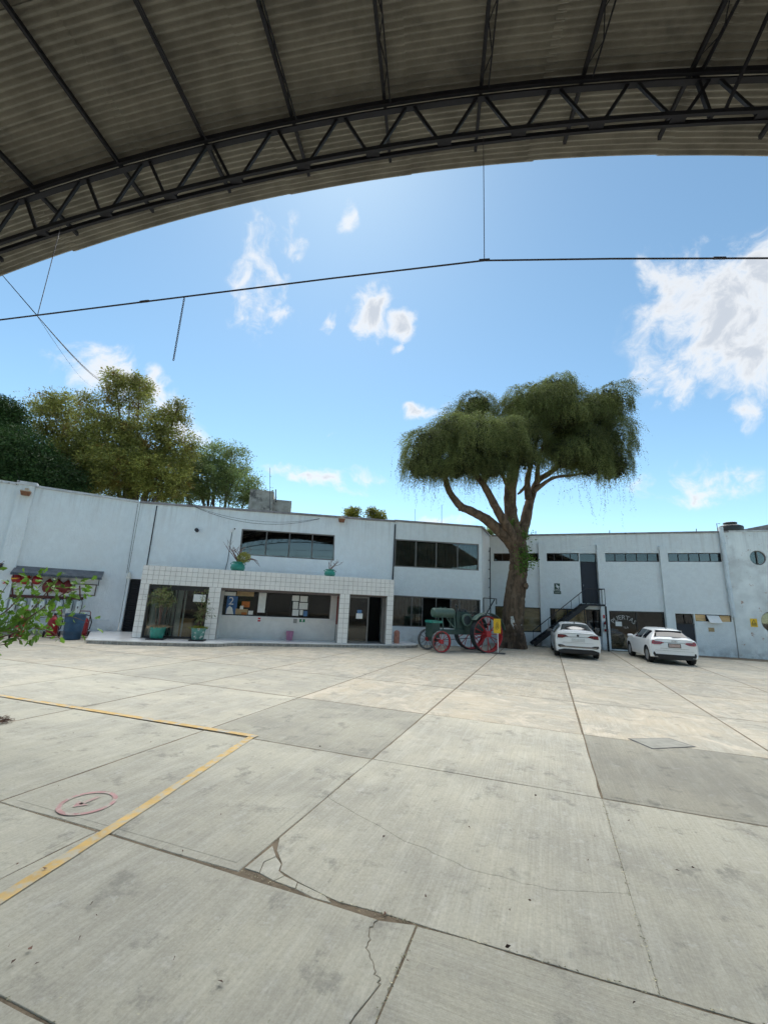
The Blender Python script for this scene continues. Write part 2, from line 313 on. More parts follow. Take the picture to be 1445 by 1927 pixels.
# ------------------------------------------------------------------ building blocks
class MB:
    """collects shapes; build() links them as ONE mesh object"""
    def __init__(s): s.v = []; s.f = []
    def add(s, vs, fs):
        o = len(s.v); s.v += [tuple(x) for x in vs]; s.f += [tuple(i + o for i in f) for f in fs]; return s
    def hexa(s, p):          # 8 corners: bottom ring 0-3, top ring 4-7
        return s.add(p, [(0, 3, 2, 1), (4, 5, 6, 7), (0, 1, 5, 4), (1, 2, 6, 5), (2, 3, 7, 6), (3, 0, 4, 7)])
    def box(s, c, d, rz=0, M=None):
        x, y, z = d[0] / 2, d[1] / 2, d[2] / 2; ca, sa = math.cos(rz), math.sin(rz)
        P = []
        for zz in (-z, z):
            for xx, yy in ((-x, -y), (x, -y), (x, y), (-x, y)):
                q = Vector((c[0] + xx * ca - yy * sa, c[1] + xx * sa + yy * ca, c[2] + zz)); P.append(M @ q if M else q)
        return s.hexa(P)
    def bar(s, a, b, w, h=None, up=(0, 0, 1)):
        a, b = Vector(a), Vector(b); h = h or w; d = (b - a).normalized(); u = Vector(up)
        if abs(d.dot(u)) > .97: u = Vector((1, 0, 0))
        r = d.cross(u).normalized() * (w / 2); t = r.cross(d).normalized() * (h / 2)
        return s.hexa([a - r - t, a + r - t, b + r - t, b - r - t, a - r + t, a + r + t, b + r + t, b - r + t])
    def tube(s, pts, rad, n=8, cap=True, closed=False):
        pts = [Vector(p) for p in pts]; m = len(pts)
        rad = rad if isinstance(rad, (list, tuple)) else [rad] * m
        V = []; prev = None
        for i, p in enumerate(pts):
            if closed: d = pts[(i + 1) % m] - pts[i - 1]
            else: d = pts[min(i + 1, m - 1)] - pts[max(i - 1, 0)]
            d.normalize()
            if prev is None:
                r = d.cross(Vector((0, 0, 1)))
                if r.length < 1e-3: r = d.cross(Vector((1, 0, 0)))
            else: r = prev - d * prev.dot(d)
            r.normalize(); prev = r; t = d.cross(r)
            for k in range(n):
                a = 2 * math.pi * k / n; V.append(p + (r * math.cos(a) + t * math.sin(a)) * rad[i])
        Fs = []
        for i in range(m if closed else m - 1):
            j = (i + 1) % m
            for k in range(n):
                Fs.append((i * n + k, i * n + (k + 1) % n, j * n + (k + 1) % n, j * n + k))
        if cap and not closed: Fs += [tuple(range(n))[::-1], tuple(range((m - 1) * n, m * n))]
        return s.add(V, Fs)
    def lathe(s, prof, c=(0, 0, 0), n=20, M=None):        # profile of (r, z) round z
        V = []
        for r, z in prof:
            for k in range(n):
                a = 2 * math.pi * k / n; q = Vector((r * math.cos(a), r * math.sin(a), z)); q = M @ q if M else q
                V.append(q + Vector(c))
        Fs = [(i * n + k, i * n + (k + 1) % n, (i + 1) * n + (k + 1) % n, (i + 1) * n + k) for i in range(len(prof) - 1) for k in range(n)]
        if tuple(prof[0]) != tuple(prof[-1]): Fs += [tuple(range(n))[::-1], tuple(range((len(prof) - 1) * n, len(prof) * n))]
        return s.add(V, Fs)
    def prism(s, poly, d):  # poly of 3D points, extruded by vector d
        n = len(poly); poly = [Vector(p) for p in poly]; d = Vector(d)
        return s.add(poly + [p + d for p in poly], [tuple(range(n)), tuple(range(n, 2 * n))[::-1]] + [(i, (i + 1) % n, (i + 1) % n + n, i + n) for i in range(n)])
    def mesh(s, name, smooth=False):
        me = bpy.data.meshes.new(name); me.from_pydata(s.v, [], s.f); me.update()
        bm = bmesh.new(); bm.from_mesh(me); bmesh.ops.recalc_face_normals(bm, faces=bm.faces); bm.to_mesh(me); bm.free()
        if smooth:
            me.shade_smooth()
            try: me.set_sharp_from_angle(angle=R_(40))
            except Exception: pass
        return me
    def build(s, name, m, parent=None, smooth=False):
        me = s.mesh(name, smooth); me.materials.append(MATS[m]); return put(name, me, parent)
def put(name, me, parent=None):
    o = bpy.data.objects.new(name, me); COL.objects.link(o)
    if parent is not None: adopt(o, parent)
    return o
def absmat(o):
    return (absmat(o.parent) @ o.matrix_parent_inverse if o.parent else Matrix.Identity(4)) @ o.matrix_basis
def adopt(o, parent, keep=True):
    o.parent = parent
    if keep: o.matrix_parent_inverse = absmat(parent).inverted()
def tag(o, label, cat, group=None, kind=None):
    if label: o['label'] = label
    if cat: o['category'] = cat
    if group: o['group'] = group
    if kind: o['kind'] = kind
    return o
def thing(name, loc, label, cat, group=None):
    o = bpy.data.objects.new(name, None); COL.objects.link(o); o.location = loc; o.empty_display_size = .2
    return tag(o, label, cat, group)
def copy_tree(o, parent=None):
    c = o.copy(); COL.objects.link(c); c.parent = parent
    for ch in list(o.children): copy_tree(ch, c)
    return c
class Fr:
    """a vertical facade plane from ground point P to Q; s runs along it, o stands out towards the yard"""
    def __init__(s, P, Q):
        s.P = Vector((P[0], P[1], 0)); q = Vector((Q[0], Q[1], 0)); s.L = (q - s.P).length; s.e = (q - s.P) / s.L
        s.n = Vector((s.e.y, -s.e.x, 0))
    def w(s, a, o, z): return s.P + s.e * a + s.n * o + Vector((0, 0, z))
    def px(s, u, v, o=0.0):
        d = ray(u, v); c = Vector((0, 0, EYE)); t = ((s.P + s.n * o) - c).dot(s.n) / d.dot(s.n); p = c + d * t
        return (p - s.P).dot(s.e), p.z
    def box(s, mb, a0, a1, z0, z1, o0, o1):
        return mb.hexa([s.w(a0, o1, z0), s.w(a1, o1, z0), s.w(a1, o0, z0), s.w(a0, o0, z0), s.w(a0, o1, z1), s.w(a1, o1, z1), s.w(a1, o0, z1), s.w(a0, o0, z1)])
    def quad(s, mb, pts, o0, o1):       # prism over a polygon of (s, z)
        return mb.prism([s.w(a, o0, z) for a, z in pts], s.n * (o1 - o0))
def box1(fr, name, m, parent, a0, a1, z0, z1, o0, o1): return fr.box(MB(), a0, a1, z0, z1, o0, o1).build(name, m, parent)
def poly1(fr, name, m, parent, pts, o0, o1): return fr.quad(MB(), pts, o0, o1).build(name, m, parent)
def wall(fr, name, m, parent, outer, holes, thick=.22, o=0.0):
    """wall sheet with real openings: front and back faces, reveals round every hole and the outer edge"""
    loops = [outer] + holes
    tri = tessellate_polygon([[Vector((a, z, 0)) for a, z in lp] for lp in loops])
    flat = [p for lp in loops for p in lp]; n = len(flat); mb = MB()
    mb.add([fr.w(a, o, z) for a, z in flat] + [fr.w(a, o - thick, z) for a, z in flat], [tuple(t) for t in tri] + [tuple(i + n for i in t)[::-1] for t in tri])
    k = 0; off = 0; Fs = []
    for lp in loops:
        c = len(lp)
        for i in range(c): Fs.append((off + i, off + (i + 1) % c, n + off + (i + 1) % c, n + off + i))
        off += c
    mb.f += Fs
    return mb.build(name, m, parent)
def lerp(a, b, t): return a + (b - a) * t
def qpt(q, s, t):    # q: bl, br, tr, tl
    bx = (lerp(q[0][0], q[1][0], s), lerp(q[0][1], q[1][1], s)); tx = (lerp(q[3][0], q[2][0], s), lerp(q[3][1], q[2][1], s))
    return (lerp(bx[0], tx[0], t), lerp(bx[1], tx[1], t))
def window(fr, parent, q, cuts, depth=.10, fw=.05, mframe='frame_dark', mglass='glass', skip=()):
    """frame, mullions at the fractions in cuts, one pane per light; q = four (s, z) corners bl br tr tl"""
    def edge(mb, a, b, w):
        A, B = fr.w(a[0], -depth, a[1]), fr.w(b[0], -depth, b[1]); mb.bar(A, B, .06, w, up=fr.n.cross((B - A).normalized()))
    w_, h_ = q[1][0] - q[0][0], q[3][1] - q[0][1]; a_, b_ = fw / 2 / w_, fw / 2 / h_
    mb = MB()
    edge(mb, qpt(q, 0, b_), qpt(q, 1, b_), fw); edge(mb, qpt(q, 0, 1 - b_), qpt(q, 1, 1 - b_), fw)
    edge(mb, qpt(q, a_, 2 * b_), qpt(q, a_, 1 - 2 * b_), fw); edge(mb, qpt(q, 1 - a_, 2 * b_), qpt(q, 1 - a_, 1 - 2 * b_), fw)
    win = mb.build('window', mframe, parent)
    cs = [0] + list(cuts) + [1]
    for c in cuts:
        mm = MB(); edge(mm, qpt(q, c, 2 * b_), qpt(q, c, 1 - 2 * b_), fw * .8); mm.build('mullion', mframe, win)
    for i in range(len(cs) - 1):
        if i in skip: continue
        s0, s1 = cs[i] + a_ * 1.2, cs[i + 1] - a_ * 1.2
        poly1(fr, 'pane', mglass, win, [qpt(q, s0, 2 * b_), qpt(q, s1, 2 * b_), qpt(q, s1, 1 - 2 * b_), qpt(q, s0, 1 - 2 * b_)], -depth - .008, -depth + .002)
    return win
def text_mesh(body, size, name='lettering', bend=None):
    cu = bpy.data.curves.new(name, 'FONT'); cu.body = body; cu.size = size; cu.align_x = 'CENTER'; cu.align_y = 'CENTER'; cu.extrude = .002; cu.resolution_u = 2
    o = bpy.data.objects.new(name, cu); COL.objects.link(o)
    me = bpy.data.meshes.new_from_object(o.evaluated_get(bpy.context.evaluated_depsgraph_get()))
    bpy.data.objects.remove(o); bpy.data.curves.remove(cu)
    if bend:
        for v in me.vertices:
            a = v.co.x / bend; r = bend + v.co.y
            v.co.x = r * math.sin(a); v.co.y = r * math.cos(a) - bend
    me.name = name
    return me
def put_text(fr, body, size, a, z, o, m, parent, bend=None, tilt=0):
    me = text_mesh(body, size, bend=bend); me.materials.append(MATS[m])
    ob = bpy.data.objects.new('lettering', me); COL.objects.link(ob)
    X, Y, Z = fr.e, Vector((0, 0, 1)), fr.n
    p = fr.w(a, o, z)
    ob.matrix_world = Matrix(((X.x, Y.x, Z.x, p.x), (X.y, Y.y, Z.y, p.y), (X.z, Y.z, Z.z, p.z), (0, 0, 0, 1))) @ Matrix.Rotation(tilt, 4, 'Z')
    if parent: adopt(ob, parent)
    return ob
def leaf_mesh(name, pos, axis, size, wr=.4, m=None, fold=False):
    n = len(pos); axis = axis / np.maximum(np.linalg.norm(axis, axis=1, keepdims=True), 1e-6)
    r = rng.normal(size=(n, 3)); side = np.cross(axis, r); side /= np.maximum(np.linalg.norm(side, axis=1, keepdims=True), 1e-6)
    L = np.asarray(size).reshape(-1, 1) * np.ones((n, 1))
    V = np.empty((n, 4, 3)); V[:, 0] = pos; V[:, 2] = pos + axis * L
    mid = pos + axis * L * .45; V[:, 1] = mid + side * L * wr * .5; V[:, 3] = mid - side * L * wr * .5
    if fold:
        up = np.cross(side, axis) * L * .10; V[:, 1] += up; V[:, 3] += up; V[:, 2] -= up * .8
    me = bpy.data.meshes.new(name); me.vertices.add(4 * n); me.loops.add(4 * n); me.polygons.add(n)
    me.vertices.foreach_set('co', V.reshape(-1).astype(np.float32)); me.loops.foreach_set('vertex_index', np.arange(4 * n, dtype=np.int32))
    me.polygons.foreach_set('loop_start', np.arange(0, 4 * n, 4, dtype=np.int32)); me.polygons.foreach_set('loop_total', np.full(n, 4, dtype=np.int32))
    me.update(calc_edges=True); me.validate()
    if m: me.materials.append(MATS[m])
    return me
def limb(mb, pts, radii, n=10, sub=5, wob=.04, seed=0, ridge=0):
    """a smooth tapering limb through pts"""
    r = random.Random(seed); P = [Vector(p) for p in pts]; out_p = []; out_r = []
    for i in range(len(P) - 1):
        a, b, c, d = P[max(i - 1, 0)], P[i], P[i + 1], P[min(i + 2, len(P) - 1)]
        for k in range(sub):
            t = k / sub; q = .5 * ((2 * b) + (c - a) * t + (2 * a - 5 * b + 4 * c - d) * t * t + (3 * b - a - 3 * c + d) * t ** 3)
            rr = lerp(radii[i], radii[i + 1], t)
            out_p.append(q + Vector((r.uniform(-1, 1), r.uniform(-1, 1), r.uniform(-.4, .4))) * wob * rr); out_r.append(rr * r.uniform(1 - wob, 1 + wob))
    out_p.append(P[-1]); out_r.append(radii[-1]); base = len(mb.v); mb.tube(out_p, out_r, n)
    if ridge:
        ph = [r.uniform(0, 6.28) for _ in range(6)]
        for i, c in enumerate(out_p):
            for k in range(n):
                a = 2 * math.pi * k / n; f = ridge * (math.sin(3 * a + ph[0] + .09 * i) + .7 * math.sin(5 * a + ph[1] - .13 * i) + .5 * math.sin(9 * a + ph[2] + .2 * i) + .35 * math.sin(14 * a + ph[3] + .31 * i) * math.sin(i * .5 + ph[4]))
                v = Vector(mb.v[base + i * n + k]); mb.v[base + i * n + k] = tuple(c + (v - c) * (1 + f))

# ================================================================== THE SETTING
# ------------------------------------------------------------------ ground: earth sheet, concrete slabs, joints
mb = MB(); mb.add([(-500, -500, -.006), (500, -500, -.006), (500, 500, -.006), (-500, 500, -.006)], [(0, 1, 2, 3)])
ground = tag(mb.build('ground', 'joint_dirt'), None, None, kind='structure')
AL = R_(21.5); KS = .337
def sc2w(s, c, z=0.0):      # s across the long joints, c along them -> world
    # s = x cos - y sin ; c = y + KS x
    x = (s + c * math.sin(AL)) / (math.cos(AL) + KS * math.sin(AL)); return Vector((x, c - KS * x, z))
def slab(poly, tone, warm, m='slab_a', gap=.010, jit=.004, thick=.08, ch=None, tooled=False):
    """one concrete slab: chipped edge, small chamfer, its own tone"""
    P = [Vector((p[0], p[1])) for p in poly]
    ar = sum(P[i].x * P[(i + 1) % len(P)].y - P[(i + 1) % len(P)].x * P[i].y for i in range(len(P)))
    if ar < 0: P.reverse()
    def inset(Q, d):
        o = []
        for i in range(len(Q)):
            a, b, c = Q[i - 1], Q[i], Q[(i + 1) % len(Q)]
            e1 = (b - a).normalized(); e2 = (c - b).normalized(); n1 = Vector((-e1.y, e1.x)); n2 = Vector((-e2.y, e2.x)); bis = n1 + n2
            if bis.length < 1e-4: bis = n1
            o.append(b + bis.normalized() * min(d / max(.35, bis.normalized().dot(n1)), 3 * d))
        return o
    P = inset(P, gap)
    ctr = sum(P, Vector((0, 0))) / len(P); D = ctr.length
    seg = .28 if D < 7 else (1.2 if D < 12 else 9)
    Q = []
    for i in range(len(P)):
        a, b = P[i], P[(i + 1) % len(P)]; k = max(1, int((b - a).length / seg))
        for j in range(k):
            q = a.lerp(b, j / k)
            if D < 12 and j: q = q + Vector((rnd.gauss(0, jit), rnd.gauss(0, jit)))
            Q.append(q)
    ch = ch or (.012 if D > 7 else .006)
    I = inset(Q, ch); n = len(Q); tilt = (rnd.gauss(0, .0004), rnd.gauss(0, .0004)); dz = rnd.uniform(-.002, .002)
    zt = lambda q: dz + (q.x - ctr.x) * tilt[0] + (q.y - ctr.y) * tilt[1]
    rings = [[(q.x, q.y, zt(q) - .0022) for q in I], [(q.x, q.y, zt(q) - ch * .9 - .0022) for q in Q], [(q.x, q.y, -thick) for q in Q]]
    if tooled and D < 14:
        J, K = inset(P, .075), inset(P, .080)
        def dens(R_0):                    # same number of points as the edge, so the rings bridge
            o_ = []
            for i in range(len(R_0)):
                kk = max(1, int((P[(i + 1) % len(P)] - P[i]).length / seg))
                o_ += [R_0[i].lerp(R_0[(i + 1) % len(P)], j / kk) for j in range(kk)]
            return o_
        rings = [[(q.x, q.y, zt(q)) for q in dens(K)], [(q.x, q.y, zt(q) - .0022) for q in dens(J)]] + rings
    V = [v for R__ in rings for v in R__]
    Fs = [tuple(range(n))] + [(t_ * n + i, t_ * n + i + n, t_ * n + (i + 1) % n + n, t_ * n + (i + 1) % n) for t_ in range(len(rings) - 1) for i in range(n)]
    o = MB().add(V, Fs).build('slab', m, ground); o['tone'] = tone; o['warm'] = warm
    return o
ROW = [-3.5, -.8, 1.86, 3.12, 5.73, 8.38, 11.2, 13.9, 16.6, 19.3, 22.0, 24.7, 27.4]
LONG = lambda k: -2.10 + 2.575 * k
TONE = {(4, -1): (.80, .0), (4, 1): (.66, .12), (4, 0): (1.03, .15), (3, 0): (1.02, .05), (3, -1): (.97, 0), (3, -2): (.99, 0), (3, 1): (.95, 0), (5, -1): (1.05, 1), (5, 0): (1.08, 1), (5, 1): (1.08, 1), (5, -2): (.93, .3), (5, -3): (.90, .15),
        (4, -2): (1.0, .2), (4, -3): (.99, .1), (4, 2): (1.05, .9), (6, -2): (.98, .7), (6, -3): (.95, .6), (4, -4): (1.02, .3), (5, -4): (1, .5)}
for r in range(len(ROW) - 1):
    c0, c1 = ROW[r], ROW[r + 1]
    for k in range(-16, 14):
        s0 = LONG(k) if r >= 3 else -3.45 + 2.64 * (k + 1); s1 = LONG(k + 1) if r >= 3 else s0 + 2.64
        P = [sc2w(s0, c0), sc2w(s1, c0), sc2w(s1, c1), sc2w(s0, c1)]
        ct = sum(P, Vector()) / 4
        if ct.length > 30 or (abs(math.atan2(ct.x, ct.y)) > R_(62) and ct.length > 4.5) or ct.y < -4: continue
        warm = 0.0 if r < 4 else (.15 if r == 4 else min(1, .75 + .25 * rnd.random())); tone = rnd.uniform(.93, 1.05)
        if (r, k) in TONE: tone, warm = TONE[(r, k)]
        m = rnd.choice(('slab_a', 'slab_a', 'slab_b')) if (r, k) not in ((3, 0), (2, -1)) else 'slab_a'
        g2 = lambda L_: [G(u, v).xy for u, v in L_]
        def jag(L_, amp=.010, n_=7):
            o_ = []
            for i in range(len(L_) - 1):
                d_ = (L_[i + 1] - L_[i]).normalized(); nn_ = Vector((-d_.y, d_.x))
                for j in range(n_): o_.append(L_[i].lerp(L_[i + 1], j / n_) + (nn_ * rnd.gauss(0, amp) if j or i else nn_ * 0))
            return o_ + [L_[-1]]
        A, B_, C_, D_ = [p.xy for p in P]
        if (r, k) == (3, 0):       # cracked across, with a shattered corner
            ck = jag([D_.lerp(A, .47), G(760, 1583).xy, G(900, 1641).xy, G(1050, 1676).xy, C_.lerp(B_, .655)])
            slab(ck + [C_, D_], tone, warm, m, .0012, .002, ch=.0022)
            tp_ = G(634, 1702); tq_ = sc2w(tp_.x * math.cos(AL) - tp_.y * math.sin(AL), ROW[3]).xy
            low = [tq_] + g2([(613, 1686), (560, 1659), (527, 1638), (531, 1625), (521, 1600)]) + [D_.lerp(A, .80)]
            slab(ck + [B_] + low, tone * 1.01, warm, m, .0012, .003, ch=.0022)
            for pp in ([(459, 1634), (513, 1591), (520, 1612), (497, 1622), (488, 1643)], [(497, 1622), (520, 1612), (530, 1626), (525, 1638), (536, 1648), (515, 1658), (488, 1643)],
                       [(536, 1648), (560, 1660), (556, 1673), (515, 1658)], [(560, 1660), (611, 1684), (626, 1700), (590, 1690), (556, 1673)]):
                slab(g2(pp), tone * rnd.uniform(1.0, 1.1), .05, m, .0025, .003, ch=.003)
            continue
        if (r, k) == (2, -1):      # piece split off along a crack by the short joint
            e = A.lerp(B_, .92); cr = jag(g2([(712, 1731), (692, 1752), (692, 1790), (706, 1825), (716, 1852)]) + [e], .006)
            slab([A, e] + cr[::-1][1:] + [D_], .99, 0, m, .002, .002, ch=.003); slab(cr[::-1] + [C_, B_], 1.0, 0, m, .002, .002, ch=.003)
            continue
        if (r, k) == (3, 1):
            cr = jag([D_.lerp(A, .635), G(1300, 1695).xy, G(1445, 1719).xy, C_.lerp(B_, .52)])
            slab(cr + [C_, D_], .94, 0, m, .001, .0015, ch=.002); slab([A, B_] + cr[::-1], .96, 0, m, .001, .0015, ch=.002)
            continue
        slab([p.xy for p in P], tone, warm, m, .0075 if r < 6 else .011, .005, tooled=True)

def ribbon(pts, w, z, name, m):
    P = [Vector((p[0], p[1], z)) for p in pts]; V = []
    for i, p in enumerate(P):
        d = (P[min(i + 1, len(P) - 1)] - P[max(i - 1, 0)]).normalized(); nn = Vector((-d.y, d.x, 0)) * w / 2
        V += [p - nn * rnd.uniform(.93, 1.05), p + nn * rnd.uniform(.93, 1.05)]
    return MB().add(V, [(2 * i, 2 * i + 1, 2 * i + 3, 2 * i + 2) for i in range(len(P) - 1)]).build(name, m, ground)
def sub(a, b, n): return [a.lerp(b, i / n) for i in range(n + 1)]
yA, yB, yC = G(-60, 1732), G(212, 1559), G(476, 1386)
ribbon(sub(yA, yB, 8) + sub(yB, yC, 16)[1:], .10, .0055, 'painted_line', 'yellow_line')
ribbon(sub(yC + Vector((.06, -.02, 0)), G(-80, 1297), 24), .10, .0085, 'painted_line', 'yellow_line_worn')
cc = G(165, 1512); ring = []
for i in range(40):
    a = 2 * math.pi * i / 40; ring.append(Vector((cc.x + .215 * math.cos(a), cc.y + .215 * math.sin(a), 0)))
V = []; 
for p in ring:
    d = (p - Vector((cc.x, cc.y, 0))).normalized(); V += [p + d * .02 + Vector((0, 0, .0055)), p - d * .02 + Vector((0, 0, .0055))]
mark = MB().add(V, [(2 * i, 2 * i + 1, (2 * i + 3) % 80, (2 * i + 2) % 80) for i in range(40)]).build('painted_circle', 'red_line', ground)
a0, a1 = G(186, 1500, .0055), G(150, 1514, .0055); d = (a1 - a0).normalized(); nn = Vector((-d.y, d.x, 0))
MB().add([a0 - nn * .018, a0 + nn * .018, a1 + nn * .018, a1 - nn * .018, a1 + nn * .075 - d * .03, a1 - nn * .075 - d * .03, a1 + d * .06], [(0, 1, 2, 3), (4, 5, 6)]).build('painted_arrow', 'red_line', ground)
# inspection cover set in the dark slab
q = [G(1184, 1391), G(1257, 1390), G(1307, 1406), G(1228, 1410)]
cq = sum(q, Vector()) / 4
MB().prism([cq + (p - cq) * 1.05 + Vector((0, 0, .0025)) for p in q], (0, 0, .002)).build('cover_rim', 'black_metal', ground)
MB().prism([cq + (p - cq) * .97 + Vector((0, 0, .004)) for p in q], (0, 0, .003)).build('inspection_cover', 'cover_concrete', ground)

# ------------------------------------------------------------------ facade planes
N1 = G(221, 1194); N2 = Vector((.58, 21.4, 0)); N3 = Vector((5.3, 22.0, 0)); N4 = Vector((6.45, 24.7, 0)); N5 = Vector((21.3, 22.3, 0))
W0 = Fr(N1 - Vector((.84, .545, 0)) * 12, N1); W1 = Fr(N1, N2); W2 = Fr(N2, N3); W2s = Fr(N3, N4); W3 = Fr(N4, N5)
def mono(name, m, parent, fr, a0, z0, a1, z1, h, o0, o1):   # sloping strip along a facade (coping, ledge)
    return poly1(fr, name, m, parent, [(a0, z0), (a1, z1), (a1, z1 + h), (a0, z0 + h)], o0, o1)

# ---- perimeter wall on the left
pw = thing('perimeter_wall', W0.w(6, 0, 0), 'tall pale blue rendered wall on the far left, with the fire extinguisher station', 'wall')
sL, zL = W0.px(0, 900); sM, zM = W0.px(263, 941); HT = 6.12
wall(W0, 'wall', 'wall_paint', pw, [(0, -.05), (12, -.05), (12, HT), (0, HT)], [], .3)
box1(W0, 'coping', 'coping_white', pw, 0, 11.95, HT, HT + .1, -.34, .07)
pa = W0.px(56, 908)[0]
box1(W0, 'pilaster', 'wall_paint', pw, pa - .3, pa + .22, -.05, HT + .02, 0, .16)
box1(W0, 'pilaster_cap', 'coping_white', pw, pa - .38, pa + .3, HT + .02, HT + .17, -.36, .22)
box1(W0, 'kerb', 'concrete_raw', pw, 0, 11.2, 0, .14, 0, .16)
MB().tube([W0.w(0, .04, .62), W0.w(11.6, .04, .62)], .018, 6).build('conduit', 'pipe_white', pw)
MB().tube([W0.w(11.9, .05, HT - .05), W0.w(11.95, .05, 2.75)], .009, 6).build('conduit', 'cable', pw)
# ---- office building: left bay, middle bay, its return, tiled porch
of = thing('office_building', W1.w(6, 0, 0), 'two storey pale blue office with white tiled porch in the middle', 'building')
sP = W1.px(264, 1150)[0]; uw = [W1.px(450, 1044), W1.px(628.5, 1055), W1.px(630, 1007), W1.px(455, 995)]
lv = [W1.px(226, 1192), W1.px(247, 1193), W1.px(262, 1098), W1.px(241, 1097)]
lq = [(lv[0][0], .12), (lv[0][0] + .62, .12), (lv[0][0] + .62, 2.5), (lv[0][0], 2.5)]
L1 = W1.L
wall(W1, 'wall', 'wall_paint', of, [(0, -.05), (sP + .9, -.05), (sP + .9, 2.6), (L1, 2.6), (L1, HT), (0, HT)], [uw, lq], .25)
box1(W1, 'coping', 'coping', of, -.02, L1 + .04, HT, HT + .1, -.3, .08)
window(W1, of, uw, (.265, .51, .757), .08, .055, 'frame_grey', 'glass_dark')
lf = box1(W1, 'louvred_shutter', 'black_metal', of, lq[0][0], lq[1][0], .12, 2.5, -.2, -.15)
for i in range(22):
    z = .2 + i * .104; q = MB(); q.hexa([W1.w(lq[0][0], -.06, z), W1.w(lq[1][0], -.06, z), W1.w(lq[1][0], -.14, z + .05), W1.w(lq[0][0], -.14, z + .05), W1.w(lq[0][0], -.06, z + .015), W1.w(lq[1][0], -.06, z + .015), W1.w(lq[1][0], -.14, z + .065), W1.w(lq[0][0], -.14, z + .065)]); q.build('slat', 'black_metal', lf)
MB().tube([W1.w(W1.px(297, 945)[0], .03, 6.05), W1.w(W1.px(297, 945)[0], .03, 3.0)], .022, 6).build('cable', 'cable', of)
MB().tube([W1.w(W1.px(437, 1000)[0], .02, 5.0), W1.w(W1.px(437, 1000)[0] - .03, .02, 3.6), W1.w(W1.px(437, 1000)[0] - .1, .02, 3.05)], .012, 6).build('cable', 'cable', of)
MB().tube([W2.w(.04, .05, 6.0), W2.w(.02, .05, 3.0)], .035, 8).build('drainpipe', 'cable', of)
sag = [W1.w(lerp(2.2, 8.6, t), .05 + .1 * math.sin(t * 3.14), 6.25 - .62 * 4 * t * (1 - t) - .25 * t) for t in [i / 12 for i in range(13)]]
MB().tube(sag, .009, 5).build('cable', 'cable', of); MB().tube([p + Vector((0, -.03, .12 * math.sin(i / 12 * 3.1))) for i, p in enumerate(sag)], .007, 5).build('cable', 'cable', of)
# middle bay
mu = [(.07, W2.px(740, 1066)[1]), W2.px(901, 1074), W2.px(901, 1024), (.07, W2.px(741, 1014)[1])]
ml = [(.08, .84), (W2.px(904, 1129)[0], .84), (W2.px(904, 1129)[0], 2.34), (.08, 2.36)]
wall(W2, 'wall', 'wall_paint_shaded', of, [(0, -.05), (W2.L, -.05), (W2.L, HT + .04), (0, HT + .04)], [mu, ml], .25)
box1(W2, 'coping', 'coping', of, -.02, W2.L + .06, HT + .04, HT + .13, -.3, .08)
window(W2, of, mu, (.25, .49, .745), .06, .06, 'frame_grey', 'glass')
window(W2, of, ml, (.215, .335, .49, .655, .755), .06, .05, 'frame_grey', 'glass', skip=(2, 3))
wall(W2s, 'wall', 'wall_paint_shaded', of, [(.26, -.05), (W2s.L, -.05), (W2s.L, HT + .04), (.26, HT + .04)], [], .2, .0)
box1(W2s, 'coping', 'coping', of, .1, W2s.L, HT + .04, HT + .13, -.3, .06)
# curtains behind the middle bay glass, paled to stand in for its beige reflections
for (a0, a1, z0, z1) in ((mu[0][0] + .1, mu[1][0] - .1, 3.9, 5.15), (ml[0][0], 1.55, .9, 2.3), (3.55, ml[1][0], .9, 2.3)):
    mbc = MB(); n = int((a1 - a0) / .05); V = []
    for i in range(n + 1):
        a = lerp(a0, a1, i / n); V += [W2.w(a, -.19 + .035 * math.sin(i * 1.9), z0), W2.w(a, -.19 + .035 * math.sin(i * 1.9 + .3), z1)]
    mbc.add(V, [(2 * i, 2 * i + 2, 2 * i + 3, 2 * i + 1) for i in range(n)]).build('reflection_curtain', 'reflection_curtain', of)
# inside shell: floors, back wall, roof slab
def shell(fr, parent, a0, a1, depth, floors, m='interior', sides=(1, 1)):
    mb = MB()
    fr.box(mb, a0, a1, -.05, floors[-1], -depth - .1, -depth)
    for s_, a in zip(sides, (a0, a1 - .08)):
        if s_: fr.box(mb, a, a + .08, -.05, floors[-1], -depth, -.27)
    for z in floors: fr.box(mb, a0, a1, z - .12, z, -depth + .02, -.28)
    return mb.build('interior_shell', m, parent)
shell(W1, of, .3, L1 - .2, 5, [2.9, 5.75]); shell(W2, of, .25, W2.L - .1, 2.3, [.05, 3.1, 5.78])
